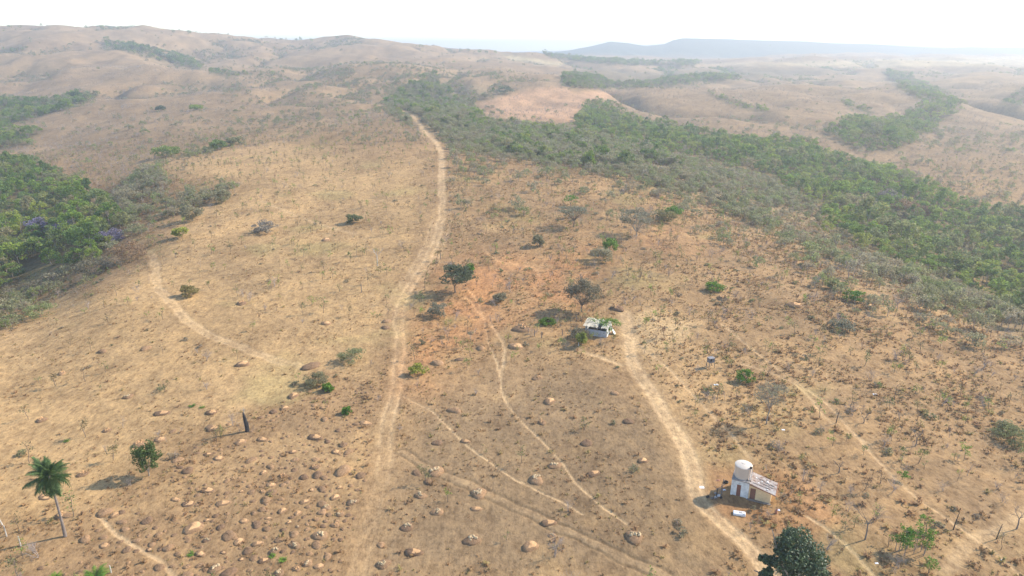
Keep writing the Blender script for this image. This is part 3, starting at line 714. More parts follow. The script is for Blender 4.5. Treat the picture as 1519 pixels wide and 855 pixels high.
KEEP_OFF = []                                   # (x, y, r): nothing scattered here
def clear(x, y):
    ok = np.ones(x.shape, bool)
    for (a, b, r_) in KEEP_OFF: ok &= (x - a) ** 2 + (y - b) ** 2 > r_ * r_
    return ok
def thin(x, y, order, gap):
    """greedy spacing on a hash grid"""
    cell = {}; keep = []
    for i in order:
        g_ = gap[i]; cx, cy = int(x[i] // 8), int(y[i] // 8); ok = True
        for ax in (-1, 0, 1):
            for ay in (-1, 0, 1):
                for j in cell.get((cx + ax, cy + ay), ()):
                    if (x[i] - x[j]) ** 2 + (y[i] - y[j]) ** 2 < g_ * g_: ok = False; break
                if not ok: break
            if not ok: break
        if ok: cell.setdefault((cx, cy), []).append(i); keep.append(i)
    return np.array(keep, int)
def inframe(u, v, m=0): return (u > -m) & (u < 1519 + m) & (v > -m) & (v < 855 + m)
def populate(name, protos, cat, x, y, z, u, v, rz, s, region_fn, stuff_label, nmax=300, sink=0.0):
    """nearest nmax in view as things, the rest as one stuff object"""
    vis = inframe(u, v, 4); order = np.argsort(y + (~vis) * 1e6); k = min(nmax, int(vis.sum())); first = order[:k]; rest = order[k:]; objs = []; seen = set()
    pk = rng.integers(0, len(protos), len(x))
    for i in first:
        lb, gr = region_fn(u[i], v[i], s[i]); me = protos[pk[i]]; fn = put
        if me.name in PARTS and me.name in seen: fn = put_parts
        seen.add(me.name); o_ = fn(me, name, x[i], y[i], z[i] - sink, rz[i], s[i], lb, cat, gr); objs.append(o_)
    if len(rest) > 0:
        src = []
        for m in protos:
            q = [o for o in objs if o.data == m]
            if q: src.append(q[0])
        scatter(stuff_label[0], stuff_label[1], src, x[rest], y[rest], z[rest] - sink, rz[rest], s[rest])
    return objs

# ------------------------------------------------------------------ the big, single things
def foliage_tree(name, label, u, v, h, w, mat, seed, clumps=22, per=90, leaf=.26, top=.3, rz_=.33, barkm=bark, lean=0, nb=6, rad=.2, cz=.66, spread=.3, twig=0, cat='tree', dep=1.0, group=None, flat=.3):
    r = np.random.default_rng(seed); p = at(u, v); rt = root(name, p, label, cat, group); KEEP_OFF.append((p.x, p.y, min(w * .25, 1.5)))
    mb = MB(); limbs(mb, r, h * .9, h * top, rad, nb, w * .75, 0, lean, 7)
    for k in range(twig):
        a = 2 * PI * k / twig + r.uniform(-.3, .3); twigs(mb, r, (0, 0, h * top * .9), (math.cos(a) * w / h * 1.3, math.sin(a) * w / h * 1.3, 1), h * .25, rad * .35, 4, 0, .5, 3, .08)
    mb.obj('trunk', [barkm], rt)
    c_ = crown_pts(r, w, w * dep, h * rz_, clumps, per, h * cz, spread); c_[:, 0] += lean * h * top
    m2 = MB(); m2.quads(cards(c_, leaf, r, flat)); m2.obj('crown', [mat], rt); return rt
# the big glossy tree at the bottom edge, lobed crown with a gap on its left
r = np.random.default_rng(5); p = at(1163, 915); rt = root('mango_tree', p, 'large dark glossy green tree cut by the bottom edge below the white slab', 'tree'); KEEP_OFF.append((p.x, p.y, 4))
mb = MB(); limbs(mb, r, 11.5, 4.0, .33, 7, 4.2, 0, 0, 8)
for e in ((-4.6, -.3, 7.2), (-3.2, .2, 4.6), (4.4, .4, 5.0), (6.0, 0, 4.6)): mb.tube([(0, 0, 3.6), (e[0] * .5, e[1], 5.0 * .5 + e[2] * .5), e], [.2, .14, .06], 5)
mb.obj('trunk', [bark_pale], rt)
parts = []
for (cx, cy, cz, rx, ry, rzz, cl) in ((.6, 0, 9.0, 3.0, 3.0, 3.2, 34), (-3.3, -.2, 7.7, 1.1, 1.3, 1.9, 11), (-2.0, 0, 9.0, 1.0, 1.0, .9, 5), (-3.0, 0, 3.6, 2.3, 2.0, 1.0, 11), (1.6, .2, 6.4, 2.7, 2.5, 2.6, 18), (4.9, .4, 4.5, 2.0, 1.8, 1.2, 9), (.4, 0, 4.4, 2.2, 2.2, 2.0, 14)):
    q = crown_pts(r, rx, ry, rzz, int(cl * 1.3), 150, 0, .3); q += np.array([cx, cy, cz]); parts.append(q)
m2 = MB(); m2.quads(cards(np.concatenate(parts), .165, r, .3)); m2.obj('crown', [m_dkgreen], rt)

foliage_tree('round_tree', 'dark round dense tree standing right of the main track', 675, 434, 8.6, 4.7, m_olive, 21, 46, 110, .22, .2, .33, bark, .02, 7, .2, .58, .27)
m_olive2 = leafy('dusky_green_leaves', [(0,(.13,.15,.09)),(1,(.14,.16,.095))])
[o for o in COL.objects if o.name.startswith('crown')][-1].data.materials[0] = m_olive2
foliage_tree('spreading_tree', 'dark umbrella shaped thin crowned tree just behind the ruined shed', 863, 463, 8.6, 4.7, m_olive, 22, 54, 110, .19, .2, .32, bark, 0, 8, .15, .66, .27, 7)
foliage_tree('flat_crowned_tree', 'grey leafless tree with a flat crown and bright green tuft behind it', 851, 337, 8.6, 6.0, m_grey_green, 23, 34, 75, .22, .3, .17, bark, .01, 8, .22, .72, .26, 6)
foliage_tree('flat_crowned_tree', 'broad grey domed tree with forked trunk, rightmost of the two grey domed trees', 944, 350, 9.8, 6.8, m_grey_green, 24, 44, 95, .22, .16, .30, bark_pale, 0, 9, .2, .68, .28, 7)
foliage_tree('leafy_bush', 'small bright green tree top directly behind the flat grey tree', 846, 306, 4.5, 3.4, m_bright, 25, 14, 50, .22, .2, .33, bark, 0, 5, .1, .6, .35)
foliage_tree('slender_tree', 'thin grey green tree with bare trunk above the water tank building', 1137, 629, 8.4, 3.3, m_grey_green, 26, 26, 60, .12, .42, .26, bark_pale, .02, 7, .11, .74, .3, 5)
foliage_tree('young_tree', 'small bushy green tree between the palm and the charred trunk', 221, 706, 6.0, 1.95, leafy('fresh_green_leaves', [(0,(.10,.145,.05)),(1,(.11,.15,.05))]), 27, 30, 120, .15, .10, .40, bark_pale, .01, 6, .09, .58, .34)
BUSHES = [  # u, v, h, w, mat, label
 (395,345,3.4,2.9,m_ashen,'ashen grey rounded dry bush alone on the pale pasture',.5),
 (330,300,4.4,2.8,m_scrub,'dense dark green bush at the upper corner of the thicket on the pasture edge',1),
 (286,327,4.6,3.2,m_low,'rounded green bush beside the purple shadowed thicket on the pasture edge',1),
 (270,352,2.8,2.0,m_yellow,'yellow green flowering bush at the left edge of the pasture',1),
 (281,439,3.0,2.2,m_sap,'mixed grey and green bush beside the curving left track',.8),
 (525,331,2.6,1.9,m_low,'low dark green bush on the pasture left of the main track',1),
 (1250,490,2.6,2.5,m_grey_green,'rounded grey bush alone on the right slope',1),
 (1502,655,2.6,2.8,m_low,'wide dark bush at the right edge of the slope',1),
 (1490,640,2.0,1.6,m_scrub,'small grey bush left of the wide dark bush at the right edge',1),
 (1240,430,3.2,2.2,m_low,'dark olive bush below the big leafless grey tree near the forest edge',1),
 (1266,446,2.8,2.2,m_bright,'light green bush below the dark olive bush near the forest edge',.8),
 (1060,432,2.6,2.3,m_bright,'light green spreading bush in the middle of the right slope',.6),
 (893,388,3.8,2.5,m_scrub,'grey green bush clump upper right of the two spreading trees',1),
 (905,376,4.2,1.6,m_bright,'green top of the bush clump right of the spreading trees',.7),
 (985,330,4.4,2.8,m_sap,'leafy yellowish green bush right of the broad grey domed tree',.8),
 (998,326,4.2,2.6,m_bright,'bright green bush at the foot of the scrub belt',.8),
 (797,366,3.2,1.4,m_low,'small dark grey green bush above the orange path',1),
 (521,536,3.2,2.4,m_scrub,'sparse spreading green bush left of the main track',.6),
 (470,570,2.2,2.0,m_low,'low green bush where the pasture meets the mound field',1),
 (487,580,1.8,.9,m_bright,'small bright green shrub at the top of the mound field',1),
 (515,614,1.3,.8,m_bright,'bright lime green shrub between the mounds and main track',1),
 (140,408,6.0,5.0,m_olive,'large olive brown bush below the left forest',1),
 (196,385,5.0,3.4,m_rust,'reddish brown bush right of the olive brown bush',.5),
 (60,470,3.6,3.2,m_scrub,'grey scrubby bush on the left bank near the frame edge',.8),
 (30,455,3.2,2.6,m_low,'low green bush on the left bank at the frame edge',.9),
 (748,139,10,7,m_dkgreen,'dark blue green tree at the near corner of the pinkish field',1),
 (240,165,6,4,m_dkgreen,'far small round green tree alone on the left hill slope',1),
 (293,163,6,5,m_forest,'far bright green tree alone on the brown left slope',1),
 (620,555,2.4,1.6,m_yellow,'small yellowish bush right of the main track',.6),
 (650,468,3.4,2.2,m_grey_green,'thin grey bush with pale stems below the round dark tree',.5),
 (697,408,3.4,1.5,m_bright,'bright green shrub touching the right side of the round dark tree',.8),
 (742,448,2.4,1.6,m_low,'thin dark shrub in the orange eroded soil',.6),
 (813,480,1.3,1.7,m_forest,'low dark green patch of bush inside the old pen left of the ruined shed',1),
 (858,505,3.0,2.4,m_olive,'dry brown bush leaning on the left end of the ruined shed',.7),
 (862,513,3.4,1.1,m_sap,'thin olive shrub with pale stem in front of the ruined shed',.6),
 (1105,566,2.6,1.5,m_bright,'small lime green crowned shrub left of the slender grey tree',.7),
 (1455,455,3.0,3.0,m_ashen,'pale silvery tree crown at the lower edge of the right forest',.6),
 (1318,302,9,4.6,m_ashen,'grey mauve leafless round tree in the middle of the right forest',1.2),
 (1345,318,8,5.5,m_rust,'rust coloured flat tree crown in the middle of the right forest',1),
 (1375,322,7,4.0,m_rust,'smaller rust coloured crown beside the flat rust one in the right forest',1),
 (1410,405,9,4.8,m_sap,'golden yellow tree crown in the lower right forest',1.3),
 (62,348,8,3.8,m_purple,'mauve flowering tree, leftmost of those in the left forest',1.1),
 (98,350,7,4.2,m_purple,'mauve flowering tree in the middle of the left forest',1.1),
 (163,362,6,3.4,m_purple,'violet flowering tree at the right end of the left forest',1.1),
 (75,342,8,2.6,m_yellow,'yellow orange tree crown between the mauve trees of the left forest',1),
 (190,300,7,4.6,m_scrub,'tall thin grey green tree right of the left forest',.8),
 (580,152,7,5,m_bright,'bright green tree beside the far top end of the main track',.9),
 (349,205+10,6,4,m_low,'dark green tree on the slope above the upper left pasture edge',1),
 (250,232,7,6,m_forest,'green bushy trees on the far left pasture edge',1),
 (325,222,7,4,m_forest,'yellowish green upright tree above the pasture top edge',1),
]
for k, (u, v, h, w, m, lb, dn) in enumerate(BUSHES):
    pm = px_per_m(at(u, v)); w *= (1.5 if v < 400 else 1.2); h *= (1.35 if v < 400 and h < 6 else 1.05); lf = max(.13, min(.5, 1.15 / pm)); dn = max(dn, .75)
    foliage_tree('tree' if h > 5.5 else 'bush', lb, u, v, h, w, m, 300 + k, 26, int(76 * min(dn, 1.2)), lf, .12, .46, twig_m if m in (m_purple, m_grey_green, m_scrub) else bark, 0, 5, .07, .45, .34, 3 if dn < 1 else 0, cat='tree' if h > 5.5 else 'bush')
# low fronds at the bottom left edge
for (u, v, sc_, lb) in ((142, 858, 1.5, 'bright green feathery bush cut by the bottom edge left of the mounds'), (98, 655, .55, 'tiny bright green bush on the pale pasture above the palm'), (285, 603, .6, 'low spreading green sprig on the pasture left of the charred trunk'), (300, 605, .5, 'dead looking green sprig right of the spreading one on the pasture'), (420, 832, .55, 'flat green patch of leaves among the lower mounds'), (404, 826, .45, 'small green patch of leaves left of the flat one among the lower mounds'), (284, 823, .5, 'dark green small bush at the side of a pale mound'), (83, 858, .7, 'small green bush at the bottom edge below the palm')):
    r = np.random.default_rng(int(u)); p = at(u, v); mb = MB(); q = []
    rt = root('fern_bush', p, lb, 'bush'); KEEP_OFF.append((p.x, p.y, 1))
    for k in range(40):
        a = r.uniform(0, 2 * PI); L = sc_ * r.uniform(.7, 1.3); up = r.uniform(.3, 1.2)
        for i in range(1, 12):
            f = i / 11; c_ = np.array([math.cos(a) * L * f, math.sin(a) * L * f, L * up * (f - .45 * f * f)]); fw = np.array([math.cos(a), math.sin(a), 0]) * L * .05
            for sd in (-1, 1):
                e_ = c_ + np.array([-math.sin(a), math.cos(a), 0]) * sd * L * .22 * math.sin(f * 2.6 + .3) + fw * 2 + [0, 0, -.04]; q.append([c_ - fw * .6, c_ + fw * .6, e_ + fw * .3, e_ - fw * .2])
    mb.quads(np.array(q)); mb.obj('fronds', [m_bright], rt)
    s2 = MB(); s2.tube([(0, 0, -.1), (0, 0, .25)], [.06, .04], 5); s2.obj('stem', [bark], rt)

# palm
p = at(97, 796); rt = root('palm_tree', p, 'tall feathery palm tree with slender grey trunk at lower left', 'palm tree'); KEEP_OFF.append((p.x, p.y, 1.5))
r = np.random.default_rng(3); H = 10.2; mb = MB(); tp = []
for i in range(26): f = i / 25; tp.append((-.25 * f + .10 * math.sin(f * 3), .1 * f, H * f - .2))
mb.tube(tp, [(.25 - .10 * min(1, i / 8)) * (1.0 if i % 2 else 1.08) for i in range(26)], 9)
mb.obj('trunk', [simple('palm_trunk', (.22, .18, .155), .9, .3, 5)], rt, True)
tx, ty, tz = tp[-1]
def frond_mesh(r, L, drop, mat, name):
    mb = MB(); P_ = []; q = []
    for i in range(13): f = i / 12; P_.append((L * (f - .18 * f * f * drop), 0, L * (.55 * f - (.42 + .36 * drop) * f * f)))
    mb.tube(P_, [.035 * (1 - i / 13) + .006 for i in range(13)], 3)
    for i in range(1, 60):
        f = .12 + .88 * i / 60; x_ = f * 12; a = int(min(x_, 11)); c_ = np.array(P_[a]) + (np.array(P_[a + 1]) - np.array(P_[a])) * (x_ - a)
        ln = L * .27 * math.sin(min(1, f * 1.15) * PI * .86 + .25) + .1
        for sd in (-1, 1):
            d = np.array([.55, sd * .8, -.38 - .5 * r.uniform()]); d /= np.linalg.norm(d); w = np.array([.03, 0, .008]); e = c_ + d * ln + r.normal(size=3) * .05; m_ = c_ + d * ln * .5 + np.array([0, 0, .07])
            q.append([c_ - w, c_ + w, m_ + w * .9, m_ - w * .9]); q.append([m_ - w * .9, m_ + w * .9, e + w * .15, e - w * .15])
    mb.quads(np.array(q)); return mb.mesh(name, [mat])
FR = [frond_mesh(r, 3.3, d, m_palm, 'frond') for d in (.3, .7, 1.1, 1.5)]
for k in range(52):
    lv = k / 51; o = bpy.data.objects.new('frond', FR[min(3, int(lv * 4))]); COL.objects.link(o); o.parent = rt; o.location = (tx, ty, tz - .1 - lv * .35)
    o.rotation_euler = (r.normal() * .22, -(1.2 - 2.3 * lv) + r.normal() * .14, k * 2.39996 + r.normal() * .2); s = r.uniform(.72, 1.14); o.scale = (s, s, s)
DF = frond_mesh(r, 2.6, 1.2, m_deadpalm, 'dead_frond')
for k, a in enumerate((-.4, .3, 5.2, 4.0)):
    o = bpy.data.objects.new('dead_frond', DF); COL.objects.link(o); o.parent = rt; o.location = (tx, ty, tz - .6); o.rotation_euler = (0, 1.05, a); o.scale = (.85,) * 3
    o['label'] = 'brown dead palm frond hanging down'

# charred trunk
p = at(367, 640); rt = root('dead_trunk', p, 'charred black standing dead trunk with broken top beside the mounds', 'dead tree'); r = np.random.default_rng(9); KEEP_OFF.append((p.x, p.y, 1))
mb = MB(); mb.tube([(0,0,-.2),(.02,0,.9),(-.1,0,2.0),(-.2,0,3.0),(-.32,0,3.9)], [.42,.34,.33,.27,.12], 9); mb.tube([(.25,0,-.1),(.22,0,1.6),(.02,.05,2.6)], [.18,.16,.05], 6); mb.obj('trunk', [char_m], rt)
mb = MB(); mb.tube([(-.25,0,3.5),(-.12,0,4.4),(-.2,0,4.9)], [.09,.06,.02], 5)
for a in (-1, 1, .4): mb.tube([(-.18,0,4.2),(-.18+a*.5,0,4.6)], [.04,.015], 4)
mb.obj('splinter', [simple('pale_dead_wood', (.42,.37,.31), .9)], rt)
mb = MB(); twigs(mb, r, (-1.2,-.3,0), (-.3,0,1), .7, .03, 3, 0, .6); twigs(mb, r, (.9,-.2,0), (.4,0,.6), .6, .03, 3, 0, .7); mb.obj('root_sprouts', [twig_m], rt)
# bare single trees and poles
def bare_tree(name, label, u, v, h, seed, mat, spread=.45, depth=4, first=.42, rad=.09, cat='bare tree'):
    r = np.random.default_rng(seed); p = at(u, v); rt = root(name, p, label, cat); KEEP_OFF.append((p.x, p.y, 1)); mb = MB()
    f = h * first; mb.tube([(0,0,-.2),(.05,0,f*.5),(.0,.05,f)], [rad*1.3, rad, rad*.85], 6); mb.obj('trunk', [mat], rt)
    m2 = MB()
    for k in range(3):
        a = 2.1 * k + .3; twigs(m2, r, (0,.05,f*.97), (math.cos(a)*.75, math.sin(a)*.75, 1), h*.24, rad*.62, depth, 0, spread, 3, .1)
    m2.obj('branches', [mat], rt)
grey_wood = simple('grey_wood', (.20,.17,.15), .9, .3)
white_wood = simple('bleached_wood', (.48,.44,.38), .9, .2)
bare_tree('bare_tree', 'leafless forked grey tree at the lower right near the green stems', 1283, 801, 6.2, 41, grey_wood)
bare_tree('bare_tree', 'bleached leafless tree standing left of the main track on the pasture', 560, 395, 7.0, 42, white_wood, .5, 2, .45, .16)
bare_tree('bare_tree', 'dark leafless tree touching the right frame edge near the bottom', 1508, 785, 4.2, 43, grey_wood, .5, 3)
bare_tree('bare_tree', 'leafless V shaped tree right of the slender grey tree', 1281, 628, 4.0, 44, grey_wood, .4, 3, .2)
bare_tree('bare_tree', 'short leafless tree on the scrubby slope above the right footpath', 1358, 662, 3.2, 45, grey_wood, .4, 3, .5)
bare_tree('bare_tree', 'thin leafless tree below the large grey tree on the right slope', 1330, 462, 5.0, 46, twig_m, .5, 4, .4)
bare_tree('bare_tree', 'leafless shrub tree to the right of the water tank building', 1244, 702, 2.6, 47, grey_wood, .5, 3, .4)
bare_tree('bare_tree', 'large pale leafless tree on the scrub line below the right forest', 1258, 412, 8.0, 48, twig_m, .5, 5, .2, .14)
bare_tree('bare_tree', 'leafless grey tree left of the big pale one at the forest foot', 1208, 428, 4.5, 49, twig_m, .5, 4, .3)
r = np.random.default_rng(77)
for (u, v, h, lb) in ((1414,786,3.0,'bare leaning stick like tree right of the green stems'), (1478,800,2.6,'thin stick tree with yellow leaves near the bottom right'), (1240,628,2.8,'thin bare stick above the right footpath start')):
    p = at(u, v); rt = root('stick_tree', p, lb, 'bare tree'); mb = MB(); mb.tube([(0,0,-.2),(.1,0,h*.5),(.28,0,h)], [.09,.07,.03], 6); mb.obj('stem', [char_m], rt)
    m2 = MB()
    for k in range(4): m2.tube([(.1+.03*k,0,h*(.5+.1*k)),(.1+.5*(-1)**k,.1,h*(.62+.1*k))], [.03,.01], 4)
    m2.obj('twig', [grey_wood], rt)
# clump of green-topped stems
p = at(1355, 821); rt = root('stem_clump', p, 'clump of thin upright stems with bright green leafy tops at lower right', 'shrub'); r = np.random.default_rng(12); KEEP_OFF.append((p.x, p.y, 2.5)); cl = []
for k in range(13):
    x_, y_ = r.uniform(-2.2, 2.2), r.uniform(-1.0, 1.0); h = r.uniform(2.8, 4.4) * (1 - .05 * abs(x_)); mb = MB(); lx = r.normal() * .25
    mb.tube([(x_, y_, -.1), (x_ + lx * .5, y_, h * .5), (x_ + lx, y_, h)], [.055, .045, .02], 5); mb.obj('stem', [bark_pale], rt)
    for j in range(5): cl.append(np.array([x_ + lx + r.normal() * .35, y_ + r.normal() * .35, h - r.uniform(-.3, 1.1)]) + r.normal(size=(26, 3)) * .2)
m2 = MB(); m2.quads(cards(np.concatenate(cl), .13, r, .2)); m2.obj('foliage', [m_bright], rt)
for k, (u, v, h, lb) in enumerate(((1375, 857, 3.2, 'green leafed sapling cut by the bottom edge below the green stems'), (1370, 785, 2.2, 'small green shrub above the clump of green stems'), (1338, 712, 1.5, 'bright green low shrub on the slope above the green stems'))):
    foliage_tree('sapling', lb, u, v, h, .9, m_bright, 500 + k, 8, 30, .12, .4, .3, bark, 0, 4, .04, .7, .4, 0, 'sapling')

# ------------------------------------------------------------------ water tank building
white_p = simple('limewashed_wall', (.78, .77, .74), .9, .28, 3.2)
cream_p = simple('cream_wall', (.80, .58, .33), .9, .16, 3)
brown_d = simple('brown_door_paint', (.26, .12, .085), .7, .12, 4)
stained = simple('stained_concrete', (.34, .31, .29), .95, .35, 4)
def patchy(name, ca, cb, cc2, scale):
    m, t = new_mat(name); g = N(t, 'ShaderNodeNewGeometry').outputs['Position']; oi = N(t, 'ShaderNodeObjectInfo').outputs['Random']
    base = ramp(t, oi, [(0, ca), (.55, cb), (1, ca)]); f = noise(t, g, scale, 5, .75)
    c = mix(t, ramp(t, f, [(.50, (0, 0, 0)), (.60, (1, 1, 1))]), base, cc2); finish(t, c, .95, f, .3, .02, .1); return m
sheet_m = patchy('weathered_roof_sheet', (.74, .68, .60), (.62, .50, .40), (.42, .27, .19), 1.5)
rust_m = simple('rusty_edge', (.42, .20, .13), .9, .25, 5)
tank_m = simple('tank_fibre', (.62,.51,.41), .7, .05, 2)
pipe_m = simple('white_pipe', (.62, .58, .54), .5, .08, 5)
black_m = simple('black_plastic', (.02, .02, .02), .5, .1)
A0 = at(1084.6, 733.2); B0 = at(1142.0, 748.0)
ang = math.atan2(B0.y - A0.y, B0.x - A0.x)
KEEP_OFF.append(((A0.x + B0.x) / 2, (A0.y + B0.y) / 2 + 1, 5.5)); KEEP_OFF.append((A0.x + .5, A0.y + 2.5, 4)); KEEP_OFF.append((A0.x - 2, A0.y - 1.5, 3))
Ltot = math.hypot(B0.x - A0.x, B0.y - A0.y); Lb = .41 * Ltot; zb = (A0.z + B0.z) / 2
hs = root('pump_house', (A0.x, A0.y, zb), 'small white and cream masonry hut with sloping sheet roof beside the track', 'hut', None, ang)
print('house', Ltot, ang, px_per_m(A0))
HB, DB = 2.75, 2.6
def wall_with_door(x0_, x1_, h0, h1, dx0, dx1, dh, y0_, th, mat, name, zb0=-.3):
    """front wall as one mesh with a real opening, top edge sloping h0->h1"""
    mb = MB(); hh = lambda x: h0 + (h1 - h0) * (x - x0_) / (x1_ - x0_)
    def slab(a, b, z0a, z0b, z1a, z1b):
        vs = [(a,y0_,z0a),(b,y0_,z0b),(b,y0_+th,z0b),(a,y0_+th,z0a),(a,y0_,z1a),(b,y0_,z1b),(b,y0_+th,z1b),(a,y0_+th,z1a)]
        mb.add(vs, [(0,3,2,1),(4,5,6,7),(0,1,5,4),(1,2,6,5),(2,3,7,6),(3,0,4,7)])
    slab(x0_, dx0, zb0, zb0, hh(x0_), hh(dx0)); slab(dx1, x1_, zb0, zb0, hh(dx1), hh(x1_)); slab(dx0, dx1, dh, dh, hh(dx0), hh(dx1))
    return mb.obj(name, [mat], hs)
wall_with_door(0, Lb, HB, HB, Lb*.30, Lb*.56, 2.0, 0, .15, white_p, 'wall')
mb = MB(); mb.box((.075, DB/2+.08, HB/2-.15), (.15, DB-.16, HB+.3)); mb.box((Lb-.075, DB/2+.08, HB/2-.15), (.15, DB-.16, HB+.3)); mb.box((Lb/2, DB+.075, HB/2-.15), (Lb, .15, HB+.3)); mb.obj('wall', [white_p], hs)
for (cx) in (.0, Lb): mb = MB(); mb.box((cx, -.02, HB/2-.15), (.26, .24, HB+.296)); mb.obj('pillar', [white_p], hs)
mb = MB(); mb.box((Lb/2, DB/2, HB+.08), (Lb+.35, DB+.4, .16)); mb.obj('roof_slab', [stained], hs)
d = MB(); d.box((Lb*.43, .07, .98), (Lb*.26, .05, 2.04)); d_ = d.obj('door', [brown_d], hs); k_ = MB(); k_.box((Lb*.53, .03, 1.0), (.05, .06, .12)); k_.obj('handle', [black_m], d_)
# lean-to
LX0, LX1, H0, H1, DL = Lb + .135, Ltot, 2.65, 1.9, 2.9
wall_with_door(LX0, LX1, H0, H1, LX0 + .22, LX0 + 1.02, 1.95, .02, .15, cream_p, 'wall')
cl_ = MB(); cl_.box((LX1 - .075, DL/2 + .09, H1/2 - .15 - .02), (.149, DL - .16, H1 + .28)); cl_.box(((LX0+LX1)/2, DL + .09, H1/2-.15), (LX1-LX0, .15, H1 + .28)); cl_.obj('wall', [cream_p], hs)
d = MB(); d.box((LX0 + .62, .09, .96), (.79, .05, 1.96)); d_ = d.obj('door', [brown_d], hs); k_ = MB(); k_.box((LX0 + .94, .05, 1.0), (.05, .06, .12)); k_.obj('handle', [black_m], d_)
slope = math.atan2(H0 - H1, LX1 - LX0); Lr = (LX1 - LX0) / math.cos(slope) + .75; rr_ = np.random.default_rng(8)
nsh = 5; wsh = (DL + .5) / nsh
for k in range(nsh):
    for j in range(2):
        mb = MB(); xs_ = 13; L2 = Lr * (.55 if j == 0 else .5)
        vs = []; fs = []
        for iy in range(xs_):
            yy_ = -wsh/2 * 1.06 + wsh * 1.06 * iy / (xs_ - 1); zz_ = .022 * math.cos(iy * PI) 
            for xx_ in (0, L2): vs.append((xx_, yy_, zz_ + .012)); 
            for xx_ in (0, L2): vs.append((xx_, yy_, zz_ - .004))
        for iy in range(xs_ - 1): a = iy * 4; fs += [(a, a+1, a+5, a+4), (a+2, a+6, a+7, a+3), (a, a+4, a+6, a+2), (a+1, a+3, a+7, a+5)]
        fs += [(0, 2, 3, 1), (xs_*4-4, xs_*4-3, xs_*4-1, xs_*4-2)]
        mb.add(vs, fs)
        o = mb.obj('roof_sheet', [sheet_m], hs); x_s = LX0 - .05 + (0 if j == 0 else Lr * .48 * math.cos(slope))
        o.location = (x_s, -.2 + wsh * (k + .5), H0 + .10 - (x_s - LX0) * math.tan(slope) + (.05 if j == 0 else .0) + .012 * (k % 2)); o.rotation_euler = (0, slope, rr_.normal() * .015)
mb = MB(); rot = Matrix.Rotation(slope, 3, 'Y')
mb.box((LX0 + Lr*.5*math.cos(slope), -.24, H0 + .03 - Lr*.5*math.sin(slope)), (Lr, .06, .14), 0, rot); mb.box((LX0 + Lr*.5*math.cos(slope), -.2+DL+.55, H0 + .03 - Lr*.5*math.sin(slope)), (Lr, .06, .14), 0, rot)
mb.box((LX0 + Lr*math.cos(slope)-.02, DL/2+.05, H0 + .02 - Lr*math.sin(slope)), (.06, DL+.5, .12), 0, rot); mb.obj('fascia', [rust_m], hs)
for k, (fx, fy, ln) in enumerate(((.35, .5, 2.6), (.5, 1.2, 2.2), (.45, 2.0, 2.8))):
    mb = MB(); mb.box((0, 0, 0), (ln, .09, .06)); o = mb.obj('batten', [grey_wood], hs); xc_ = LX0 + Lr * fx + .3
    o.location = (xc_, fy, H0 + .22 - (xc_ - LX0) * math.tan(slope)); o.rotation_euler = (0, slope, .1 - .12 * k)
rb = np.random.default_rng(3)
for k in range(9):
    mb = MB(); mb.box((0, 0, 0), (rb.uniform(.2, .4), rb.uniform(.12, .25), .08)); o = mb.obj('roof_stone', [white_p if k % 3 else stained], hs); xc_ = LX0 + .3 + rb.uniform(0, Lr - 1)
    o.location = (xc_, rb.uniform(.1, DL - .1), H0 + .21 - (xc_ - LX0) * math.tan(slope)); o.rotation_euler = (0, slope, rb.uniform(0, 3))
mb = MB(); mb.box(((LX0+LX1)/2, -.2, -.02), (LX1-Lb+.1, .42, .2)); mb.obj('footing', [simple('dirty_footing', (.27,.22,.18), .95, .4, 5)], hs)
# the tank on top
tk = root('water_tank', hs.matrix_basis @ Vector((Lb/2 + .02, DB/2 - .05, HB + .16)) if False else Vector((A0.x + math.cos(ang)*(Lb/2+.02) - math.sin(ang)*(DB/2-.05), A0.y + math.sin(ang)*(Lb/2+.02) + math.cos(ang)*(DB/2-.05), zb + HB + .16)), 'big beige round water tank standing on the white hut', 'water tank', None, ang); tk.scale = (.90, .90, .93)
mb = MB(); seg = 40; prof = [(1.30,0),(1.33,.05),(1.44,2.05),(1.48,2.08),(1.48,2.2),(1.42,2.24)]
vs = [(r_*math.cos(2*PI*k/seg), r_*math.sin(2*PI*k/seg), z_) for (r_, z_) in prof for k in range(seg)]
fs = [(i*seg+k, i*seg+(k+1)%seg, (i+1)*seg+(k+1)%seg, (i+1)*seg+k) for i in range(len(prof)-1) for k in range(seg)] + [tuple(range(seg))[::-1]]
mb.add(vs, fs); mb.obj('body', [tank_m], tk)
mb = MB(); prof = [(1.42,2.235),(1.2,2.33),(.7,2.46),(.34,2.50),(.34,2.56),(.0001,2.57)]
vs = [(r_*math.cos(2*PI*k/seg), r_*math.sin(2*PI*k/seg), z_) for (r_, z_) in prof for k in range(seg)]
fs = [(i*seg+k, i*seg+(k+1)%seg, (i+1)*seg+(k+1)%seg, (i+1)*seg+k) for i in range(len(prof)-1) for k in range(seg)]
mb.add(vs, fs); mb.obj('lid', [simple('tank_lid', (.66,.58,.48), .7, .06, 2)], tk)
mb = MB(); a = -.62; px_, py_ = 1.58*math.cos(a), 1.58*math.sin(a)
mb.tube([(px_,py_,-1.9),(px_,py_,2.45)], .06, 8); mb.tube([(px_+.25,py_+.18,-.2),(px_+.25,py_+.18,2.3)], .05, 8); mb.obj('pipe', [pipe_m], tk)
mb = MB(); mb.tube([(px_-.15,py_+.1,2.42),(px_+.2,py_+.1,2.42)], .17, 10); mb.tube([(px_,py_,2.35),(px_,py_,2.6)], .2, 10); mb.obj('inlet_cap', [black_m], tk)
mb = MB(); mb.tube([(px_-.2,py_-.1,-.05),(px_+.25,py_-.05,-.05)], .1, 8); mb.box((px_-.35,py_-.05,.02),(.2,.2,.25)); mb.obj('valve', [black_m], tk)
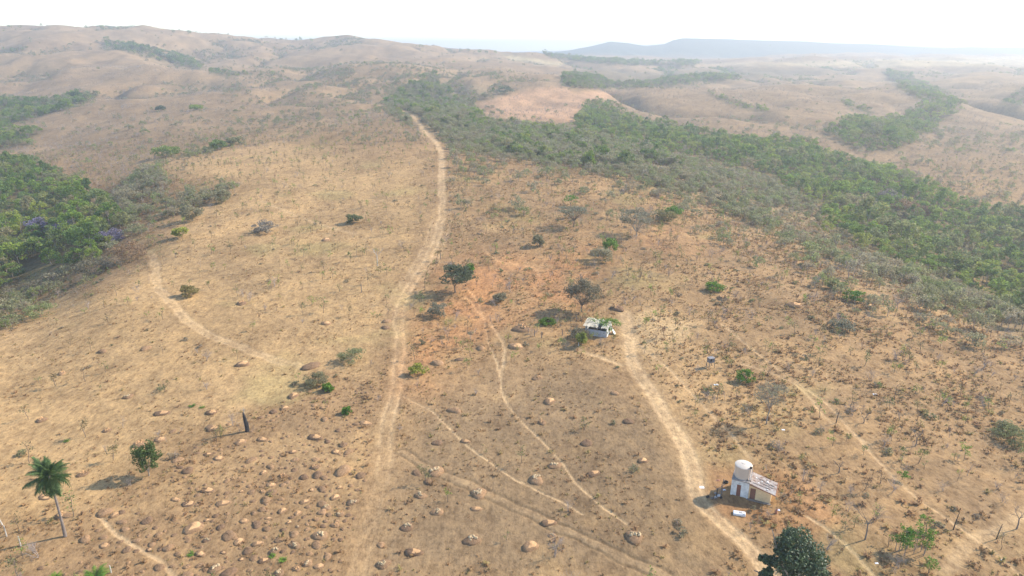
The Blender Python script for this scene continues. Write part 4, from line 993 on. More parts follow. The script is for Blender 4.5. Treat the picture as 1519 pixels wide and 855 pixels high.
# white slab (old freezer) lying in front of the hut
p = at(1096.5, 763.5); rt = root('old_freezer', p, 'white old chest freezer lying on bare soil in front of the hut', 'freezer', None, R(-14)); KEEP_OFF.append((p.x, p.y, 1.8))
bx = MB(); bx.box((0,0,.17),(1.75,.85,.40)); o = bx.obj('body', [simple('white_enamel', (.8,.8,.8), .5, .03)], rt); o.modifiers.new('bevel','BEVEL').width = .06
mb = MB()
for i in range(4):
    for j in range(3): mb.box((-.12+.13*i+.1, -.2+.16*j+.04, .376), (.10,.12,.014))
mb.obj('vent_grille', [stained], rt); mb = MB(); mb.box((.62,-.3,.376),(.36,.14,.02)); mb.obj('panel', [simple('blue_grey_panel', (.16,.18,.24), .5)], rt)
# broken timber frame and rubbish left of the hut
def place(u, v): return at(u, v)
p = place(1070, 737); rt = root('timber_frame', p, 'broken leaning timber frame with crossed poles left of the hut', 'timber frame')
for (a_, b_, r_) in (((-1.0,-.6,0),(-.9,-.5,1.9),.07), ((-.1,0,0),(.1,.1,3.2),.06), ((-1.3,-.4,.1),(.6,.2,1.7),.05), ((.2,.3,0),(-.2,.1,2.2),.05), ((-1.2,-.5,1.5),(.4,.3,2.0),.05), ((-.6,-.2,0),(.5,.4,.9),.05), ((-.9,-.5,1.7),(-1.5,-.4,2.2),.05)):
    mb = MB(); mb.tube([a_, b_], [r_, r_*.8], 6); mb.obj('pole', [grey_wood if r_ < .065 else char_m], rt)
p = place(1062, 739); r = np.random.default_rng(14); rt = root('scrap_heap', p, 'small heap of dark scrap at the left end of the hut shadow', 'scrap heap')
for k in range(10):
    mb = MB(); rot = Euler(tuple(r.uniform(-.5,.5,3))).to_matrix(); mb.box((r.normal()*.45, r.normal()*.3, .12+r.uniform(0,.35)), (r.uniform(.25,.6), r.uniform(.1,.4), r.uniform(.06,.3)), 0, rot); mb.obj('scrap_piece', [[char_m, stained, grey_wood, pipe_m][k % 4]], rt)
def tyre(u, v, z_, label, s=1.0):
    p = at(u, v); mb = MB(); Rr, r2 = .3*s, .11*s; vs = []; fs = []
    for i in range(16):
        for j in range(7): a_, b_ = 2*PI*i/16, 2*PI*j/7; vs.append(((Rr+r2*math.cos(b_))*math.cos(a_), (Rr+r2*math.cos(b_))*math.sin(a_), r2*math.sin(b_)))
    for i in range(16):
        for j in range(7): fs.append((i*7+j, ((i+1)%16)*7+j, ((i+1)%16)*7+(j+1)%7, i*7+(j+1)%7))
    mb.add(vs, fs); o = mb.obj('tyre', [black_m], None, True); o.location = (p.x, p.y, p.z + z_); tag(o, label, 'tyre')
tyre(1077, 716, .1, 'black tyre behind the timber frame left of the hut')
def rubbish(u, v, label, mat, s=.35, nm='litter'):
    p = at(u, v); r = np.random.default_rng(int(u * 7 + v)); mb = MB(); vs = [(x_*s*r.uniform(.7,1.3), y_*s*r.uniform(.7,1.3), (.02+.5*s*r.uniform(0,1)) if k_ in (4,) else .02) for k_, (x_, y_) in enumerate(((-1,-.6),(1,-.7),(1.1,.6),(-.9,.7),(0,0)))]
    mb.add(vs, [(0,1,4),(1,2,4),(2,3,4),(3,0,4),(3,2,1,0)]); o = mb.obj(nm, [mat]); o.location = p; tag(o, label, 'litter'); return o
wp = simple('white_plastic', (.85,.86,.9), .5, .05)
rubbish(1041, 723, 'pale plastic sheet lying on the track left of the hut', wp, .42, 'plastic_sheet')
rubbish(1065, 713, 'reddish rag by the timber poles left of the hut', rust_m, .3)
rubbish(1300, 836, 'white litter scrap in the lower right grass', wp, .22)
rubbish(1485, 831, 'small white litter scrap beside the long footpath at bottom right', wp, .18)
rubbish(1101, 565, 'white scrap under the lime green shrub', wp, .35)
rubbish(1062, 571, 'white scrap on the ground below the box on legs', wp, .4)
rubbish(1162, 638, 'white scrap right of the slender tree base', wp, .28)
rubbish(1298, 585, 'white scrap high on the right slope', wp, .35)
rubbish(1074, 727, 'pale scrap at the foot of the timber frame', wp, .25)
rubbish(1154, 757, 'pale scrap by the red brown stump right of the hut', wp, .3)
p = at(1151, 762); rt = root('stump', p, 'red brown weathered stump right of the hut', 'stump'); mb = MB(); mb.tube([(0,0,-.1),(0,0,.5),(.1,0,.8)], [.22,.18,.1], 7); mb.obj('stem', [rust_m], rt)
for k, (u, v, s, lb) in enumerate(((1130, 763, .5, 'small brown bush in front of the hut corner'), (1118, 758, .4, 'tiny green weed at the hut footing'), (1160, 745, 1.1, 'thin grey green shrub at the right end of the hut'))):
    foliage_tree('bush', lb, u, v, 1.6*s+.3, 1.2*s, [m_rust, m_low, m_grey_green][k], 700+k, 8, 24, .1, .15, .35, twig_m, 0, 4, .03, .5, .4, 0, 'bush')
p = at(1166, 737); rt = root('fallen_branch', p, 'bare grey fallen branch behind the hut right end', 'branch'); mb = MB(); twigs(mb, np.random.default_rng(2), (0,0,.15), (1,.2,.25), 1.1, .05, 3, 0, .5, 2); mb.obj('stem', [grey_wood], rt)

# ------------------------------------------------------------------ ruined shed
A1 = at(867.5, 496.2); B1 = at(900, 501.0); ang1 = math.atan2(B1.y - A1.y, B1.x - A1.x); L1 = math.hypot(B1.x-A1.x, B1.y-A1.y)
KEEP_OFF.append(((A1.x+B1.x)/2, (A1.y+B1.y)/2+1.5, 4.5))
print('ruin', L1, ang1)
rs = root('ruined_shed', (A1.x, A1.y, (A1.z+B1.z)/2), 'ruined whitewashed shed with broken pale roof overgrown by a vine', 'shed', None, ang1)
block_m = simple('grey_white_block', (.52,.53,.54), .95, .18, 4)
dark_in = simple('dark_earth_floor', (.08,.065,.05), .95, .2)
D1_, HW, HR = 4.4, 1.55, 2.3
mb = MB()
nb_ = int(L1 / .5)
for cs in range(8):
    for k in range(nb_ + 1):
        off = .25 if cs % 2 else 0; a_ = max(0, k*.5 - off); b_ = min(L1, k*.5 + .5 - off)
        if b_ - a_ > .05: 
            bb_ = MB(); bb_.box(((a_+b_)/2, .0, cs*.2+.02), (b_-a_-.02, .16 + .01*((k+cs)%2), .185)); mb.add(bb_.v, bb_.f)
mb.obj('block_wall', [block_m], rs)
mb = MB(); mb.box((L1-.08, D1_/2+.1, HR/2-.1), (.16, D1_, HR+.1)); mb.obj('wall', [white_p], rs)
mb = MB(); mb.box((.08, D1_/2+.1, HR/2-.1), (.16, D1_, HR)); mb.box((L1/2, D1_+.1, HR/2-.1), (L1, .16, HR)); mb.obj('wall', [block_m], rs)
mb = MB(); mb.box((L1/2, D1_/2, .0), (L1-.3, D1_-.1, .08)); mb.obj('floor', [dark_in], rs)
for x_ in (.1, L1*.55, L1-.1): mb = MB(); mb.tube([(x_,-.02,0),(x_,-.02,HR-.1)], .07, 6); mb.obj('post', [white_wood], rs)
mb = MB(); mb.tube([(0,0,HR-.06),(L1,0,HR-.06)], .07, 6); mb.obj('beam', [grey_wood], rs)
rb = np.random.default_rng(31); roof_w = patchy('bleached_roof_sheet', (.66, .60, .47), (.55, .48, .36), (.20, .18, .12), 1.1)
for k in range(7):
    for j in range(3):
        if (k, j) in ((4, 0), (2, 2)): continue
        mb = MB(); w_ = (L1+.7)/7; l_ = (D1_+.9)/3*1.1; N_ = 7; vs = []; fs = []
        jag = rb.uniform(0, .25, N_)
        for i in range(N_):
            xx_ = -w_/2*1.04 + w_*1.04*i/(N_-1); zz_ = .03*math.cos(i*PI)
            vs += [(xx_, -l_/2+jag[i]*(j == 0), zz_), (xx_, l_/2, zz_), (xx_, -l_/2+jag[i]*(j == 0), zz_-.015), (xx_, l_/2, zz_-.015)]
        for i in range(N_-1): a_ = i*4; fs += [(a_, a_+4, a_+5, a_+1), (a_+2, a_+3, a_+7, a_+6), (a_, a_+2, a_+6, a_+4), (a_+1, a_+5, a_+7, a_+3)]
        fs += [(0,1,3,2), (N_*4-4, N_*4-2, N_*4-1, N_*4-3)]
        mb.add(vs, fs); o = mb.obj('roof_sheet', [roof_w], rs); yy_ = -.45 + (D1_+.9)/3*(j+.5)
        o.location = (-.35 + w_*(k+.5), yy_, HR + .12 + .85*(1 - abs(yy_/D1_-.55)*1.8) * .5 + .04*j + rb.uniform(-.03, .05)); o.rotation_euler = (.17 if yy_ < D1_*.55 else -.12, rb.normal()*.07, rb.normal()*.06)
# slumped white sheet at the right end
for k, (x_, y_, z_, rx_, ry_) in enumerate(((L1+.75, 3.0, .75, -.1, .95),)):
    mb = MB(); mb.box((0,0,0), (2.2, 1.3, .05)); o = mb.obj('fallen_sheet', [white_p], rs); o.location = (x_, y_, z_); o.rotation_euler = (rx_, ry_, .1*k)
# vine over the roof
vn = root('vine', (A1.x + math.cos(ang1)*L1*.95 - math.sin(ang1)*3, A1.y + math.sin(ang1)*L1*.95 + math.cos(ang1)*3.2, A1.z), 'bright green creeper sprawling over the right half of the ruined shed roof', 'creeper', None, ang1)
r = np.random.default_rng(55); cs_ = []
for (x_, y_, z_, s_, n_) in ((-.6,0,3.1,.9,260),(.8,.3,3.0,.8,200),(-1.2,-1.4,2.9,.6,120),(-.2,-1.8,2.5,.6,150),(.7,-1.6,1.6,.5,90),(-3.6,-1.0,2.95,.4,45),(-2.4,-.3,3.0,.35,20),(2.0,.6,2.4,.6,90),(-4.6,.2,2.9,.3,30),(0,-2.8,1.2,.35,40)): cs_.append(np.array([x_,y_,z_]) + r.normal(size=(n_,3)) * np.array([s_, s_*.8, .22]))
mb = MB(); mb.quads(cards(np.concatenate(cs_), .17, r, .5)); mb.obj('foliage', [m_bright], vn)
mb = MB(); mb.tube([(1.2,-.5,0),(.8,-.4,1.5),(0,0,2.8)], [.08,.06,.04], 5); mb.tube([(.9,.6,0),(.5,.3,2.6)], [.06,.04], 5); mb.obj('stem', [bark], vn)
# box on legs
p = at(1053.5, 545); rt = root('raised_feeder', p, 'grey metal box raised on thin wooden legs on the right slope', 'feeder', None, R(20)); grey_m = simple('grey_metal', (.19,.18,.18), .5, .15, 3)
mb = MB(); mb.box((0,0,1.75),(1.25,1.0,1.0)); o = mb.obj('box', [grey_m], rt)
mb = MB(); mb.box((0,0,2.29),(1.4,1.15,.07)); mb.obj('roof', [simple('bright_sheet', (.27,.25,.24), .5, .1)], rt)
mb = MB(); mb.box((-.3,-.512,1.9),(.35,.03,.5)); mb.obj('opening', [black_m], rt)
for sx in (-.6, .6):
    for sy in (-.5, .5): mb = MB(); mb.tube([(sx*1.25,sy*1.2,-.1),(sx,sy,1.25)], .06, 5); mb.obj('leg', [grey_wood], rt)
mb = MB(); mb.tube([(-1.3,-.4,0),(-1.2,-.3,1.6)], .05, 5); mb.obj('pole', [grey_wood], rt)

# fence posts
def post(u, v, hpx, label, mat=None, lean=0, group=None):
    p = at(u, v); pm = px_per_m(p) * .82; h = max(.9, min(hpx / pm, 3)); mb = MB(); k = 7; r_ = .075 + .0002 * p.y
    mb.tube([(0,0,-.2),(lean*h*.5,.01,h*.5),(lean*h,0,h)], [r_, r_*.9, r_*.75], k); o = mb.obj('fence_post', [mat or grey_wood]); o.location = p; tag(o, label, 'fence post', group)
post(10,796,16,'bleached fence post left of the palm, upper of the pair', white_wood); post(31,811,15,'bleached fence post left of the palm, lower of the pair', white_wood); post(4,779,18,'leaning fence post at the left frame edge', white_wood, -.25)
post(165,850,11,'short bleached fence post at the bottom edge beside the green bush', white_wood)
post(653.5,385,13,'thin fence post beside the main track above the round dark tree'); post(536.5,434,12,'short stake on the pasture left of the main track')
for k, (x_, y_, h_) in enumerate(((130,160,40),(295,180,50),(362,178,45),(645,222,57),(697,218,45),(30,366,38),(110,422,75),(200,442,72),(465,408,68),(670,545,80))):
    post(780 + x_/8.55, 450 + y_/8.55, h_/8.55, 'dark upright post of the old pen left of the ruined shed' if k < 9 else 'pale thin post in front of the ruined shed', grey_wood if k < 9 else white_wood, 0, 'posts of the old pen' if k < 9 else None)
rp = np.random.default_rng(66)
print('heroes', time.time() - T0)

# ------------------------------------------------------------------ termite mounds
# u, v (centre), width px, kind: d dark, w orange right side (sunlight put into the colour), o orange broken top, y pale broken top
def zc(l, x0_, y0_, s): return [(x0_ + a / s, y0_ + b / s, w / s, k) for (a, b, w, k) in l]
ML = zc([(950,138,95,'w'),(700,490,85,'w'),(1125,470,110,'w'),(305,400,90,'w'),(790,268,70,'d'),(685,318,50,'d'),(745,300,40,'d'),(1115,220,50,'d'),(1180,242,40,'d'),(1210,185,60,'d'),(1200,328,70,'d'),(780,342,40,'d'),
  (1310,420,55,'d'),(1395,375,35,'d'),(1370,430,25,'d'),(1455,325,35,'d'),(1455,370,55,'d'),(1225,510,55,'d'),(1185,550,35,'d'),(1350,538,70,'d'),(1290,590,75,'w'),(1395,590,80,'d'),(945,592,65,'w'),(1045,595,40,'d'),(1035,537,35,'d'),(1090,540,35,'d'),
  (905,470,35,'d'),(965,655,65,'d'),(770,640,45,'d'),(840,645,30,'d'),(765,712,70,'d'),(1130,650,65,'d'),(1215,652,30,'d'),(1120,715,75,'o'),(1340,742,105,'y'),(1490,780,80,'d'),(710,758,60,'w'),(865,782,70,'o'),(960,738,60,'d'),(345,640,85,'w'),
  (260,612,60,'w'),(180,605,40,'d'),(165,560,35,'d'),(40,718,55,'d'),(100,738,100,'d'),(75,798,35,'d'),(415,825,60,'d'),(525,510,90,'w'),(1145,772,100,'d'),(1195,798,70,'d'),(1035,795,80,'d'),(425,375,40,'d'),(20,655,90,'d'),(360,580,45,'d'),(610,655,90,'d'),(880,240,70,'w'),(995,455,25,'d'),(700,625,40,'d'),(875,450,25,'d'),(905,665,30,'d')], 260, 560, 5.425)
ML += zc([(110,248,90,'w'),(385,240,105,'w'),(260,135,105,'w'),(35,95,30,'d'),(120,128,35,'d'),(180,182,55,'d'),(410,168,45,'d'),(345,182,30,'d'),(530,155,40,'w'),(590,110,50,'d'),(612,155,70,'d'),(705,152,50,'o'),(775,158,90,'d'),(830,176,25,'d'),(770,97,75,'w'),(695,115,40,'d'),
  (865,97,55,'d'),(900,78,45,'d'),(915,122,35,'d'),(850,215,50,'d'),(625,230,50,'d'),(730,215,95,'d'),(700,295,70,'d'),(630,328,50,'d'),(860,305,80,'w'),(1095,140,50,'w'),(1180,128,85,'d'),(1200,158,35,'d'),(1255,148,40,'d'),(1320,122,50,'w'),(1465,140,40,'d'),(1215,188,35,'d'),
  (1285,195,85,'w'),(1040,232,75,'w'),(1065,278,50,'d'),(1180,250,90,'d'),(1215,280,80,'y'),(1180,315,80,'d'),(1235,338,55,'d'),(1325,328,75,'o'),(1420,238,75,'y'),(1355,250,30,'d'),(1395,288,40,'d'),(1395,340,40,'d'),(1365,390,45,'d'),(1285,420,75,'o'),(1345,455,40,'d'),(985,325,65,'w'),
  (1035,358,45,'d'),(935,362,50,'d'),(915,402,50,'w'),(745,368,45,'w'),(780,332,30,'d'),(1130,375,60,'o'),(1210,392,50,'d'),(1060,418,40,'d'),(1060,458,45,'d'),(1190,432,55,'d'),(985,438,40,'y'),(870,462,55,'d'),(955,492,85,'d'),(1165,498,130,'y'),(1060,535,50,'d'),(1275,538,50,'d'),(1325,540,35,'d'),
  (830,538,75,'d'),(655,412,95,'d'),(735,452,70,'d'),(660,568,80,'w'),(365,438,75,'d'),(145,430,155,'w'),(325,348,55,'d'),(255,385,45,'w'),(550,385,75,'w'),(105,548,55,'d'),(255,540,70,'y'),(230,515,50,'d'),(510,550,90,'w'),(430,500,130,'d'),(585,625,90,'d'),(960,580,95,'y'),(800,625,95,'y'),(865,635,45,'d'),
  (200,650,85,'w'),(385,645,50,'w'),(1135,575,95,'d'),(1080,650,55,'d'),(945,640,45,'d'),(1225,672,80,'d'),(630,685,70,'d'),(710,705,80,'w'),(530,698,50,'w'),(1065,725,90,'y'),(1155,750,80,'w'),(975,770,75,'o'),(320,765,115,'y'),(95,755,55,'d'),(200,745,70,'d'),(600,785,50,'d'),(745,775,55,'d'),(835,805,95,'y'),
  (430,800,140,'d'),(90,825,110,'d'),(465,740,35,'d'),(20,655,60,'d'),(695,370,30,'d'),(565,452,30,'d'),(300,390,40,'d')], 260, 700, 5.425)
ML += zc([(505,342,125,'o'),(1185,380,100,'d'),(980,395,75,'d'),(920,338,75,'w'),(980,318,60,'d'),(840,312,120,'d'),(685,530,95,'d'),(760,430,35,'d'),(790,465,50,'d'),(835,520,70,'d'),(840,580,85,'w'),(1005,455,70,'d'),(1275,498,65,'d'),(1195,508,45,'d'),(1400,503,45,'d'),(965,558,50,'d'),(1100,545,60,'d'),
  (1020,618,80,'d'),(1095,632,50,'d'),(950,600,35,'d'),(1220,578,65,'d'),(1200,622,50,'w'),(1350,603,90,'d'),(1280,760,95,'d'),(1385,755,45,'d'),(1500,762,55,'d'),(1485,40,35,'d'),(1410,215,70,'w'),(1500,250,70,'w'),(660,12,70,'w'),(360,200,80,'w'),(325,770,50,'d'),(150,680,30,'d')], 0, 700, 5.425)
ML += zc([(440,380,80,'y'),(630,475,80,'y'),(370,490,55,'y'),(445,562,60,'y'),(310,628,65,'y'),(600,685,80,'y'),(340,740,70,'w'),(205,793,70,'y'),(885,415,75,'y'),(910,165,45,'o'),(945,70,60,'w'),(1110,255,60,'d'),(1140,392,55,'w'),(1320,670,90,'y'),(970,355,60,'y'),(618,550,45,'w'),(955,668,35,'y'),
  (860,712,75,'w'),(1360,335,45,'w'),(1295,160,50,'d'),(445,255,50,'d'),(125,168,50,'w'),(30,265,40,'d'),(105,400,50,'d'),(70,520,50,'y'),(10,575,40,'y'),(50,580,30,'d'),(355,390,50,'d'),(405,428,45,'d'),(195,710,40,'d'),(15,690,25,'d'),(1235,35,40,'d'),(520,110,60,'d'),(940,610,60,'w'),(570,250,40,'w'),(25,375,80,'d'),(60,450,25,'d'),(90,468,25,'d')], 500, 570, 3.0)
ML += zc([(185,155,45,'o'),(475,202,40,'o'),(570,50,45,'y'),(720,122,60,'w'),(945,188,60,'w'),(712,240,50,'w'),(620,262,60,'o'),(368,395,50,'o'),(770,205,35,'d'),(195,490,40,'w'),(940,120,50,'w')], 0, 570, 3.0)
ML += zc([(1075,490,50,'o'),(1385,765,80,'d'),(1450,580,45,'w'),(790,270,25,'o'),(455,705,40,'d'),(1080,760,60,'w'),(275,803,35,'o'),(1450,208,40,'w'),(650,690,45,'d')], 0, 285, 3.0)
ML += zc([(445,755,55,'d'),(545,740,40,'d'),(640,690,45,'d'),(795,680,70,'w'),(220,570,40,'d'),(215,600,40,'d'),(640,180,40,'d'),(1245,510,70,'o'),(600,620,40,'d'),(820,600,80,'o'),(890,822,45,'o')], 500, 285, 3.0)
ML += zc([(210,455,60,'o'),(185,585,30,'d'),(750,240,60,'d'),(350,100,50,'d'),(520,485,70,'w'),(840,490,50,'w')], 1000, 285, 2.93)
# small ones between, in the mound field
cx_, cy_, cz_, cu, cv = cand(.30, 62, 160)
k_ = (poly_sd(cu, cv, MOUNDS) > -4) & tr_mask(cx_, cy_, .5) & inframe(cu, cv, 10)
idx = np.nonzero(k_)[0]; hx, hy, hz2 = hit(np.array([m[0] for m in ML]), np.array([m[1] + .15 * m[2] for m in ML]))
ok = [i for i in idx if np.min(np.hypot(cx_[i] - hx, cy_[i] - hy)) > .95]
ok = [ok[i] for i in thin(cx_[ok], cy_[ok], range(len(ok)), np.full(len(ok), 1.1))][:max(0, 296 - len(ML))]
print('mounds', len(ML), len(ok))
SPEC = {(0,): 0}
LBL = {'d': ('dark rounded unbroken termite mound', 'dark unbroken termite mounds'), 'w': ('termite mound with sunlit side coloured orange', 'termite mounds with sunlit sides coloured orange'),
       'o': ('termite mound with broken orange top', 'orange broken termite mounds'), 'y': ('termite mound with broken pale top', 'pale broken termite mounds')}
rm = np.random.default_rng(91)
def where(u, v):
    if v < 540: return ' on the upper slopes'
    if u > 560: return ' right of the main track'
    if v < 640: return ' on the upper side of the mound field'
    if v < 720: return ' in the middle of the mound field'
    return ' in the lowest part of the mound field'
def mound(x, y, z, u, v, w, kind, src=None):
    pm = px_per_m(Vector((x, y, z))); s = max(.2, w / 2 / pm) * .95
    lb, gr = LBL[kind]; lb += where(u, v); gr += where(u, v)
    if s < .42: lb = 'small ' + lb; gr = 'small ' + gr
    me, hh, ex = (MW if kind == 'w' else MD)[rm.integers(0, 3 if kind == 'w' else 5)]
    rz = rm.uniform(-.5, .5) if kind == 'w' else rm.uniform(0, 6.28)  # the painted sunlit side stays turned to the right
    if kind in 'oy':
        rt = root('termite_mound', (x, y, z), lb, 'termite mound', gr); rt.rotation_euler.z = rz; rt.scale = (s, s, s * .95)
        o = bpy.data.objects.new('dome', me); COL.objects.link(o); o.parent = rt
        o = bpy.data.objects.new('broken_top', CL[rm.integers(0, 2) * 2 + (1 if kind == 'y' else 0)]); COL.objects.link(o); o.parent = rt; o.scale = (1, 1, hh / .5 * 1.02)
    else: put(me, 'termite_mound', x, y, z, rz, s, lb, 'termite mound', gr, s * rm.uniform(.8, 1.2))
for (m, x, y, z) in zip(ML, hx, hy, hz2): mound(x, y, z, m[0], m[1], m[2], m[3]); KEEP_OFF.append((x, y, .6))
for i in ok: mound(cx_[i], cy_[i], cz_[i], cu[i], cv[i], rm.uniform(3.5, 7.5), 'd')
mx_ = np.array([o.location[:2] for o in COL.objects if o.name.startswith('termite_mound')])
cx_, cy_, cz_, cu, cv = cand(.35, 62, 165)
kp = (poly_sd(cu, cv, MOUNDS) > 0) & tr_mask(cx_, cy_, .5) & (np.sqrt(((cx_[:, None] - mx_[None, :, 0]) ** 2 + (cy_[:, None] - mx_[None, :, 1]) ** 2)).min(1) > .8)
kp = np.nonzero(kp)[0]; kp = kp[thin(cx_[kp], cy_[kp], range(len(kp)), np.full(len(kp), 1.0))][:260]
sr = list({o.data.name: o for o in COL.objects if o.type == 'MESH' and o.name.startswith('termite_mound') and o.data.name in [m[0].name for m in MD]}.values())
scatter('small_mounds', 'smallest dark termite mounds crowded between the larger ones', sr, cx_[kp], cy_[kp], cz_[kp], rm.uniform(0, 6.28, len(kp)), rm.uniform(.16, .4, len(kp)))

# ------------------------------------------------------------------ forests
def in_polys(u, v, polys, grow=0):
    d = np.full(u.shape, -1e9)
    for p_ in polys: d = np.maximum(d, poly_sd(u, v, p_))
    return d + grow
def side(u): return 'left valley' if u < 400 else ('right valley' if u > 840 else 'middle')
x, y, z, u, v = cand(.075, 170, 1000, 1.02)
d = in_polys(u, v, [RF, RF2, LF, LF2]) + (fbm(x / 28, y / 40, 3, 303) - .5) * 26; nz_ = fbm(x / 22, y / 22, 3, 301)
keep = (d > -3) & (rng.uniform(size=len(x)) < np.clip(.38 + d / 26, .12, 1))
x, y, z, u, v = x[keep], y[keep], z[keep], u[keep], v[keep]
s = np.clip(rng.normal(1.0, .22, len(x)), .55, 1.6) * (.75 + .45 * fbm(x / 30, y / 30, 3, 305)) * np.clip(.72 + in_polys(u, v, [RF, RF2, LF, LF2]) / 40, .6, 1.05)
kp = thin(x, y, rng.permutation(len(x)), 7.0 * s); x, y, z, u, v, s = x[kp], y[kp], z[kp], u[kp], v[kp], s[kp]
print('forest', len(x))
def forest_lb(u, v):
    if u < 400: return 'leafy green forest tree packed in the left valley wood', 'trees of the left valley wood'
    if u < 1250: return 'leafy green forest tree in the upper part of the right valley wood', 'upper trees of the right valley wood'
    return 'leafy green forest tree in the lower right valley wood', 'lower trees of the right valley wood'
populate('forest_tree', FOREST, 'tree', x, y, z, u, v, rng.uniform(0, 6.28, len(x)), s, mk_label('forest trees', 'leafy forest tree in the wood'), ('forest', 'the more distant mass of forest trees in the valleys'), 300, .4)

# scrub belt and far thickets
x, y, z, u, v = cand(.07, 150, 2500, .80); n_ = len(x)
x_near = y < 1150
pr = np.zeros(n_)
e = fbm(x / 45, y / 45, 4, 311)
pr = np.maximum(pr, .75 * sstep(-5, 8, in_polys(u, v, [BB, LF3]) + (e - .5) * 14) * (y < 1500)); pr = np.maximum(pr, .30 * sstep(-10, 18, in_polys(u, v, [CB]) + (e - .5) * 30) * sstep(.30, .60, e) * (y < 1500))
pr = np.maximum(pr, 1.0 * sstep(-8, 12, in_polys(u, v, [SB])) * sstep(.15, .42, e))
pr = np.maximum(pr, .38 * sstep(-20, 10, in_polys(u, v, [[(655,190),(900,230),(1130,290),(1250,370),(1519,490),(1519,540),(1250,440),(1100,370),(950,320),(800,290),(670,260)]])) * sstep(.25, .55, e))
pr = np.maximum(pr, .20 * sstep(-8, 8, in_polys(u, v, [LBU])) * sstep(.35, .6, e)); pr = np.maximum(pr, .36 * sstep(-4, 8, in_polys(u, v, [UB])) * sstep(.35, .6, e))
pr = np.maximum(pr, 1.0 * sstep(-8, 8, in_polys(u, v, [LB])) * sstep(.28, .48, e))
pr = np.maximum(pr, .6 * sstep(-1, 6, in_polys(u, v, [RF3]) + (e - .5) * 16)); pr = np.maximum(pr, .32 * sstep(-1, 3, in_polys(u, v, [G1, G2, G3, G4, G5, G6])))
pr = np.maximum(pr, .25 * sstep(-1, 3, in_polys(u, v, [G7])))
gl = ridged((x + 60 * (fbm(x / 160, y / 160, 3, 5) - .5)) / 230, (y + 60 * (fbm(x / 160, y / 160, 3, 9) - .5)) / 330, 21)
pr = np.maximum(pr, .14 * sstep(.90, .98, gl) * (y > 600))
pr = np.maximum(pr, .006 * sstep(450, 600, y) * sstep(.5, .7, fbm(x / 90, y / 90, 3, 317)) * 1.5)
pr = np.maximum(pr, .03 * (y > 300) * (y < 800)); pr = np.maximum(pr, .10 * (u > 640) * (v < 330) * (v > 165) * (y < 700) * sstep(.35, .6, e)); pr = np.maximum(pr, .10 * (u > 330) * (u < 720) * (v < 212) * (v > 100) * sstep(.40, .65, e))
pink = poly_sd(u, v, [(715,152),(790,132),(840,130),(925,135),(870,165),(850,183),(780,176)]) > 0
pr = np.where(pink, .004, pr); pr = np.where((in_polys(u, v, [RF, RF2, LF, LF2]) > 3), 0, pr); pr = np.where(poly_sd(u, v, PASTURE) > 2, 0, pr)
keep = (rng.uniform(size=n_) < pr * np.where(y < 700, 1.0, .8)) & tr_mask(x, y, 3.0)
x, y, z, u, v = x[keep], y[keep], z[keep], u[keep], v[keep]
s = np.clip(rng.normal(.95, .25, len(x)), .45, 1.7) * np.where(in_polys(u, v, [CB, BB, LF3, G1, G7, RF3]) > 0, 1.35, 1.0) * np.where(y > 1500, 1.4, 1)
print('scrub', len(x))
def scrub_lb(u, v):
    if u < 420: return 'grey green scrub tree on the left bank of the pasture', 'scrub trees of the left bank'
    if v < 230: return 'grey green scrub tree in the distant thicket', 'scrub trees of the distant thicket'
    if u < 1100: return 'grey green scrub tree in the scrub belt above the red slope', 'scrub trees of the upper belt'
    return 'grey green scrub tree on the right slope below the forest', 'scrub trees below the right forest'
gp_ = in_polys(u, v, [CB, BB, LF3, G1, G2, G3, G4, G5, G6, G7, RF3]) > 0
grn = gp_ & (rng.uniform(size=len(x)) < np.where(in_polys(u, v, [CB]) > 0, .18, .55))
a_ = ~grn
SC = populate('scrub_tree', SCRUB, 'scrub tree', x[a_], y[a_], z[a_], u[a_], v[a_], rng.uniform(0, 6.28, a_.sum()), s[a_], mk_label('scrub trees', 'thin crowned scrub tree'), ('scrub_thicket', 'the more distant mass of grey green scrub on the hills'), 300, .1)
fo = [o for o in COL.objects if o.name.startswith('forest_tree')]; src = []
for m in FOREST:
    q = [o for o in fo if o.data == m]
    if q: src.append(q[0])
scatter('far_woodland', 'far green woodland in the hollows between the hills', src, x[grn], y[grn], z[grn] - .6, rng.uniform(0, 6.28, grn.sum()), s[grn] * .52)

# skyline trees on the left ridge and far crest
sk = [(15,39),(30,39),(128,40),(152,41),(175,41),(258,46),(281,49),(417,57),(440,58),(446,58),(462,59),(378,105),(405,108),(420,106),(440,104),(625,68),(684,74),(695,74),(712,76),(722,77),(735,77),(540,93),(551,92),(1142,66),(1370,71),(1375,71),(500,55)]
for k, (u_, v_) in enumerate(sk):
    hx_, hy_, hz_ = hit([u_], [v_ + 4]); s_ = float(hy_[0]) / 1900 * (1.0 if k % 3 else 1.35)
    put(FOREST[k % 7], 'skyline_tree', float(hx_[0]), float(hy_[0]), float(hz_[0]), k, max(.6, min(1.3, s_)), 'tiny far tree standing along the ridge skyline', 'tree', 'far trees along the ridge skyline')

